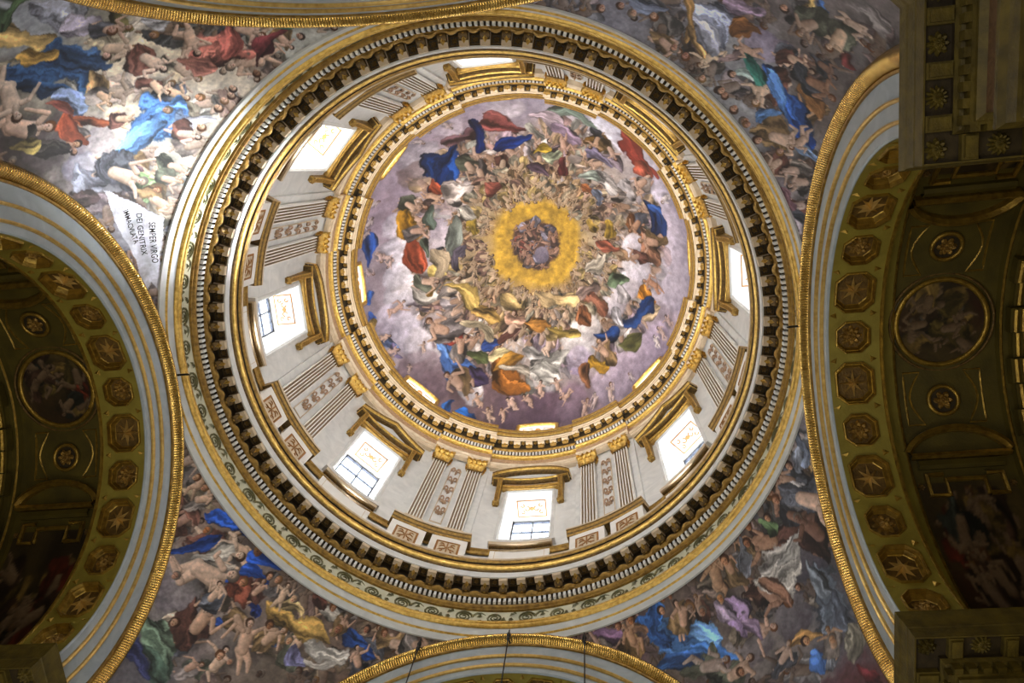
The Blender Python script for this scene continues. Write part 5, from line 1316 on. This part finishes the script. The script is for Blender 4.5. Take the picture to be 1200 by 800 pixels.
    def limb(s, p0, p1, r0, r1, c):
        """tapered shaded capsule in canvas pixels"""
        mx, my = (p0[0]+p1[0])/2, (p0[1]+p1[1])/2; R = math.hypot(p1[0]-p0[0], p1[1]-p0[1])/2+max(r0, r1)+2
        b = s.box(mx, my, R)
        if b is None: return
        sl, xx, yy = b; dx, dy = p1[0]-p0[0], p1[1]-p0[1]; L2 = dx*dx+dy*dy+1e-6
        t = np.clip(((xx-p0[0])*dx+(yy-p0[1])*dy)/L2, 0, 1); qx, qy = xx-(p0[0]+dx*t), yy-(p0[1]+dy*t)
        rr_ = r0+(r1-r0)*t; d = np.hypot(qx, qy)/rr_
        a = np.clip((1-d)*rr_/1.3+0.35, 0, 1)
        nl = (qx*s.light[0]+qy*s.light[1])/rr_
        sh = 0.88+0.42*nl-0.55*np.clip(d-0.60, 0, 1)+0.06*s.nf[sl]
        colr = np.array(c)*sh[..., None]+np.array([0.03, 0.0, -0.02])*(0.5-nl)[..., None]
        s.blend(sl, a, colr)
    def head(s, p, r, c, up, seed):
        g = np.random.default_rng(seed); hair = np.array([[.24, .15, .09], [.36, .22, .11], [.16, .11, .09], [.48, .36, .22], [.42, .40, .38]][g.integers(5)])
        s.limb((p[0]+up[0]*r*0.35, p[1]+up[1]*r*0.35), (p[0]+up[0]*r*0.2, p[1]+up[1]*r*0.2), r*1.05, r*1.05, hair)
        side = g.choice([-1, 1])*0.28
        q = (p[0]-up[0]*r*0.12-up[1]*side*r, p[1]-up[1]*r*0.12+up[0]*side*r)
        s.limb((q[0]+up[0]*r*.25, q[1]+up[1]*r*.25), (q[0]-up[0]*r*.28, q[1]-up[1]*r*.28), r*0.74, r*0.58, c)
        if r > 3.2:
            rt = (-up[1], up[0]); dk = np.array(c)*0.42
            for e in (-1, 1): s.limb((q[0]+rt[0]*e*r*.28+up[0]*r*.16, q[1]+rt[1]*e*r*.28+up[1]*r*.16), (q[0]+rt[0]*e*r*.36+up[0]*r*.16, q[1]+rt[1]*e*r*.36+up[1]*r*.16), r*.13, r*.13, dk)
            s.limb((q[0]+up[0]*r*.08, q[1]+up[1]*r*.08), (q[0]-up[0]*r*.12, q[1]-up[1]*r*.12), r*.09, r*.13, np.array(c)*0.78)
            s.limb((q[0]-rt[0]*r*.14-up[0]*r*.38, q[1]-rt[1]*r*.14-up[1]*r*.38), (q[0]+rt[0]*r*.14-up[0]*r*.38, q[1]+rt[1]*r*.14-up[1]*r*.38), r*.08, r*.08, np.array(c)*np.array([.72, .45, .42]))
    def figure(s, x, y, H, ang, c, seed, drape=None, nude=False):
        """generic body: torso, bent legs, gesturing arms, head; ang = direction of the head"""
        g = np.random.default_rng(seed); X, Y = s.px(x, y); h = H*s.k; c = np.array(c); c = (c*0.64+c.mean()*0.36)*1.10
        ux, uy = math.cos(ang), math.sin(ang); m = g.choice([-1, 1]); vx, vy = -uy*m, ux*m
        P = lambda a, b: (X+(ux*a+vx*b)*h, Y+(uy*a+vy*b)*h)
        j = lambda lo, hi: g.uniform(lo, hi)
        hip, ch = P(-0.10, 0.0), P(0.20, j(-.05, .10)); hd = P(0.42, j(-.02, .16)); w_ = h*(0.125 if not nude else 0.150)
        s.shade(P(-0.08, 0.0), h*0.42, 0.42)
        for sgn_ in (-1, 1):
            kn = P(-0.30+j(-.08, .10), sgn_*0.10+j(.02, .22)); ft = P(-0.52+j(-.08, .14), sgn_*0.08+j(-.10, .16))
            s.limb(P(-0.12, sgn_*.05), kn, w_*0.78, w_*0.52, c); s.limb(kn, ft, w_*0.50, w_*0.28, c)
        if drape is not None:
            q_ = P(-0.12+j(-.1, .12), 0.06); s.cloth(s.x0+q_[0]/s.k, s.y0+q_[1]/s.k, H*0.95, H*0.68, ang+j(-.7, .7), drape, seed+5)
        s.limb(hip, ch, w_*0.95, w_*1.18, c)
        for sgn_ in (-1, 1):
            shd = P(0.26, sgn_*0.115+.03); el = P(0.14+j(-.12, .26), sgn_*0.26+j(-.04, .10)); ha = P(0.20+j(-.24, .34), sgn_*0.32+j(-.16, .22))
            s.limb(shd, el, w_*0.46, w_*0.36, c*0.98); s.limb(el, ha, w_*0.34, w_*0.22, c)
        s.limb(P(0.26, 0.03), hd, w_*0.40, w_*0.36, c*0.9)
        s.head(hd, h*(0.088 if not nude else 0.125), c, (ux, uy), seed+9)
    def sample(s, x, y):
        fx, fy = np.clip((x-s.x0)*s.k, 0, s.w-1.01), np.clip((y-s.y0)*s.k, 0, s.h-1.01)
        xi, yi = fx.astype(int), fy.astype(int); tx, ty = (fx-xi)[:, None], (fy-yi)[:, None]
        return np.clip((s.a[yi, xi]*(1-tx)+s.a[yi, xi+1]*tx)*(1-ty)+(s.a[yi+1, xi]*(1-tx)+s.a[yi+1, xi+1]*tx)*ty, 0, 1)
def run_rows(cv, rows, up_at, kinds, seed0):
    for n_, (t, x, y, L, w, an, r, g, b) in enumerate(rows):
        if t not in kinds: continue
        x, y, L, w = x/1000, y/1000, L/1000, w/1000; c = (r/255, g/255, b/255); up = up_at(x, y); ua = math.atan2(up[1], up[0])
        if t == 'c': cv.puff(x, y, L, tuple(min(1, v_*1.06) for v_ in c), up, 0.94 if seed0 < 1500 else (0.88 if r+g+b > 560 else 0.5))
        elif t == 'd': cv.cloth(x, y, L*1.25, w*1.40, rad(an) if an is not None else ua, c, seed0+n_)
        elif t == 'f':
            pal_ = [(.62, .58, .56), (.46, .30, .26), (.42, .44, .50), (.64, .52, .36), (.40, .42, .36), (.66, .62, .62)][n_ % 6]
            m_ = (c[0]+c[1]+c[2])/3*1.25
            cv.figure(x, y, L*(1.2 if cv.k < 600 else 1.4), rad(an) if an is not None else ua+((n_*37) % 11-5)*0.08, c, seed0+n_, drape=tuple(v_*m_ for v_ in pal_) if n_ % 5 else None)
        elif t == 'p': cv.figure(x, y, L*1.1, rad(an) if an is not None else ua+((n_*53) % 13-6)*0.18, c, seed0+n_, nude=True)
        elif t == 'h': cv.head(cv.px(x, y), L*cv.k*0.62, c, up, seed0+n_)

# ---- the dome
cv = Canvas(-1.08, 1.08, -1.08, 1.08, 540, 21)
up_d = lambda x, y: (-x/(math.hypot(x, y)+1e-6), -y/(math.hypot(x, y)+1e-6))
cv.base(DOME_ART)
run_rows(cv, DOME_ART, up_d, 'c', 100)
skin = [(.80, .63, .51), (.72, .55, .43), (.76, .60, .50), (.62, .47, .36)]
# the crowd of small figures: rings that grow outward
for n_ in range(300):
    g = np.random.default_rng(500+n_)
    rho = 0.25+0.50*g.random()**0.6; a = g.uniform(0, 2*PI); x, y = rho*math.sin(a), rho*math.cos(a)
    i_, j_ = int((y-cv.y0)*cv.k), int((x-cv.x0)*cv.k); bg = cv.a[i_, j_]
    gold = np.array([.66, .52, .28]); t_ = np.clip((0.52-rho)/0.25, 0, 1)
    pal = np.array([[.68, .62, .60], [.52, .41, .40], [.70, .67, .70], [.64, .55, .42], [.52, .53, .50], [.60, .53, .60], [.80, .77, .76]])[g.integers(7)]
    cd_ = pal*(1-t_*0.55)+gold*t_*0.55; ck = np.array(skin[g.integers(4)])*(1-t_*.5)+gold*t_*.5
    cd_ = cd_*0.80+bg*0.20; ck = ck*0.85+bg*0.15
    H = 0.085+0.085*rho
    up = up_d(x, y); cv.figure(x, y, H, math.atan2(up[1], up[0])+g.uniform(-.5, .5), ck, 900+n_, drape=cd_)
run_rows(cv, DOME_ART, up_d, 'c', 1600)
run_rows(cv, DOME_ART, up_d, 'd', 2000)
run_rows(cv, DOME_ART, up_d, 'fp', 3000)
# golden glory with a dark group in the middle
yy, xx = np.mgrid[0:cv.h, 0:cv.w]
X_, Y_ = xx/cv.k+cv.x0+0.004, yy/cv.k+cv.y0+0.012
rh = np.hypot(X_, Y_)+cv.n1*0.05+cv.nf*0.012
gl = np.clip((0.285-rh)/0.05, 0, 1)*np.clip((rh-0.10)/0.03, 0, 1)
gc = np.array([.66, .52, .16])*(1+0.22*cv.nf+0.18*cv.n2)[..., None]+np.exp(-((rh-0.245)/0.018)**2)[..., None]*np.array([.12, .10, .04])
cv.a = cv.a*(1-gl[..., None]*0.93)+gc*gl[..., None]*0.93
ha = np.exp(-((rh-0.28)/0.04)**2)[..., None]*0.25
cv.a = cv.a*(1-ha)+np.array([.60, .47, .22])*ha*1.0
co = np.clip((0.15-rh)/0.02, 0, 1)[..., None]
cv.a = cv.a*(1-co)+np.array([.26, .17, .13])*(1+0.5*cv.nf)[..., None]*co
for n_ in range(135):     # packed small golden-brown company round the glory
    g = np.random.default_rng(7600+n_); rho = 0.285+0.22*g.random()**1.2; a = g.uniform(0, 2*PI); x, y = rho*math.sin(a), rho*math.cos(a)
    pal = np.array([[.60, .52, .34], [.46, .38, .28], [.66, .60, .50], [.54, .43, .33], [.52, .50, .44], [.46, .36, .32]])[g.integers(6)]
    up = up_d(x, y); cv.figure(x, y, 0.075+0.05*rho, math.atan2(up[1], up[0])+g.uniform(-.6, .6), np.array([.70, .58, .44])*g.uniform(.85, 1.08), 7800+n_, drape=pal)
run_rows(cv, [r_ for r_ in DOME_ART if math.hypot(r_[1], r_[2]) < 560], up_d, 'd', 2000)
for n_ in range(26):
    g = np.random.default_rng(7000+n_); rho = 0.125*math.sqrt(g.random()); a = g.uniform(0, 2*PI)
    pal = np.array([[.42, .22, .17], [.34, .31, .36], [.50, .38, .32], [.24, .15, .12], [.46, .44, .50]])[g.integers(5)]
    cv.figure(rho*math.sin(a), rho*math.cos(a)-0.01, 0.085, g.uniform(0, 6.3), np.array([.56, .38, .29]), 7100+n_, drape=pal)
cv.puff(0.02, 0.055, 0.038, (.42, .39, .45), (0, -1))
cv.a = np.clip(cv.a*(1+0.10*cv.nf[..., None]), 0, 1)
x, y, z = dome_v.T
rho = np.hypot(x, y)/DR*DZ/z; az = np.arctan2(x, y)
paint_mesh(dome_me, cv.sample(rho*np.sin(az), rho*np.cos(az)))

# ---- the pendentives
for side, (o, me, vv, az0) in PEND.items():
    cv = Canvas(-0.72, 0.72, -0.02, 0.62, 1250, 40+az0)
    up_p = lambda x, y: (0.0, 1.0)
    rows = PEND_ART[side]
    cv.base(rows); run_rows(cv, rows, up_p, 'c', 100+az0)
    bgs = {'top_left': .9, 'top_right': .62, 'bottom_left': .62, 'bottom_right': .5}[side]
    for n_ in range(70):      # dim figures in the clouds behind
        g = np.random.default_rng(4000+az0*7+n_); x, y = g.uniform(-.66, .66), 0.60*math.sqrt(g.random())
        i_, j_ = int((y-cv.y0)*cv.k), int((x-cv.x0)*cv.k); bg = cv.a[i_, j_]
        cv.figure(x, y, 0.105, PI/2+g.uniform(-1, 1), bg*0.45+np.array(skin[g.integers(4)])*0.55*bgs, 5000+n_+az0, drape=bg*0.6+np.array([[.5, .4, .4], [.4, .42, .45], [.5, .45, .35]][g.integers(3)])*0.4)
    figs = [r_ for r_ in rows if r_[0] in 'fp']
    run_rows(cv, figs[::2], up_p, 'fp', 8000+az0); run_rows(cv, rows, up_p, 'd', 6000+az0)
    run_rows(cv, figs[1::2], up_p, 'fp', 8500+az0); run_rows(cv, rows, up_p, 'h', 8900+az0)
    if side == 'top_left':    # white painted banner that carries the lettering
        poly = np.array([(0.228, 0.396), (0.245, 0.464), (0.279, 0.568), (0.358, 0.580), (0.431, 0.585), (0.52, 0.60), (0.479, 0.569), (0.535, 0.552), (0.415, 0.522), (0.314, 0.452)])
        yy, xx = np.mgrid[0:cv.h, 0:cv.w]; X_, Y_ = xx/cv.k+cv.x0+cv.nf*0.004, yy/cv.k+cv.y0+cv.n1*0.006
        ins = np.zeros(X_.shape, bool); k = len(poly)
        for i in range(k):
            (xa, ya), (xb, yb) = poly[i], poly[(i+1) % k]
            cr_ = (ya > Y_) != (yb > Y_); ins ^= cr_ & (X_ < (xb-xa)*(Y_-ya)/(yb-ya+1e-12)+xa)
        sh = 0.95+0.10*np.sin((X_*1.0+Y_*2.2)*34+cv.n1*3)
        cv.a[ins] = (np.array([.74, .75, .80])*sh[..., None])[ins]
    cv.a = np.clip(cv.a*(1+0.10*cv.nf[..., None]), 0, 1)
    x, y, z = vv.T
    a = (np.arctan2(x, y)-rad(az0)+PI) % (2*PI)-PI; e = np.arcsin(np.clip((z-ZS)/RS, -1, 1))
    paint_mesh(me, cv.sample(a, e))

# ---- dim paintings of the chapels
for me, sd in PAINT_LATER:
    cv = Canvas(0, 1, 0, 1, 240, 60+sd); g = np.random.default_rng(sd)
    rows = [('b', int(g.uniform(0, 1000)), int(g.uniform(0, 1000)), 260, 0, None, *[int(v_) for v_ in np.array([[70, 56, 30], [44, 34, 22], [92, 76, 40], [60, 30, 20]])[i % 4]]) for i in range(9)]
    cv.base(rows)
    for n_ in range(12):
        pal = np.array([[.42, .16, .10], [.36, .30, .14], [.20, .22, .20], [.50, .40, .20], [.24, .16, .12]])[g.integers(5)]
        cv.figure(g.uniform(.15, .85), g.uniform(.15, .85), 0.42, g.uniform(0, 6.3), np.array([.55, .42, .28]), sd*50+n_, drape=pal)
    co = np.empty(len(me.vertices)*3, np.float32); me.vertices.foreach_get('co', co); co = co.reshape(-1, 3)
    lo, hi = co.min(0), co.max(0); uvx = (co-lo)/(hi-lo+1e-6)
    paint_mesh(me, cv.sample(uvx[:, 0], uvx[:, 1])*0.8)
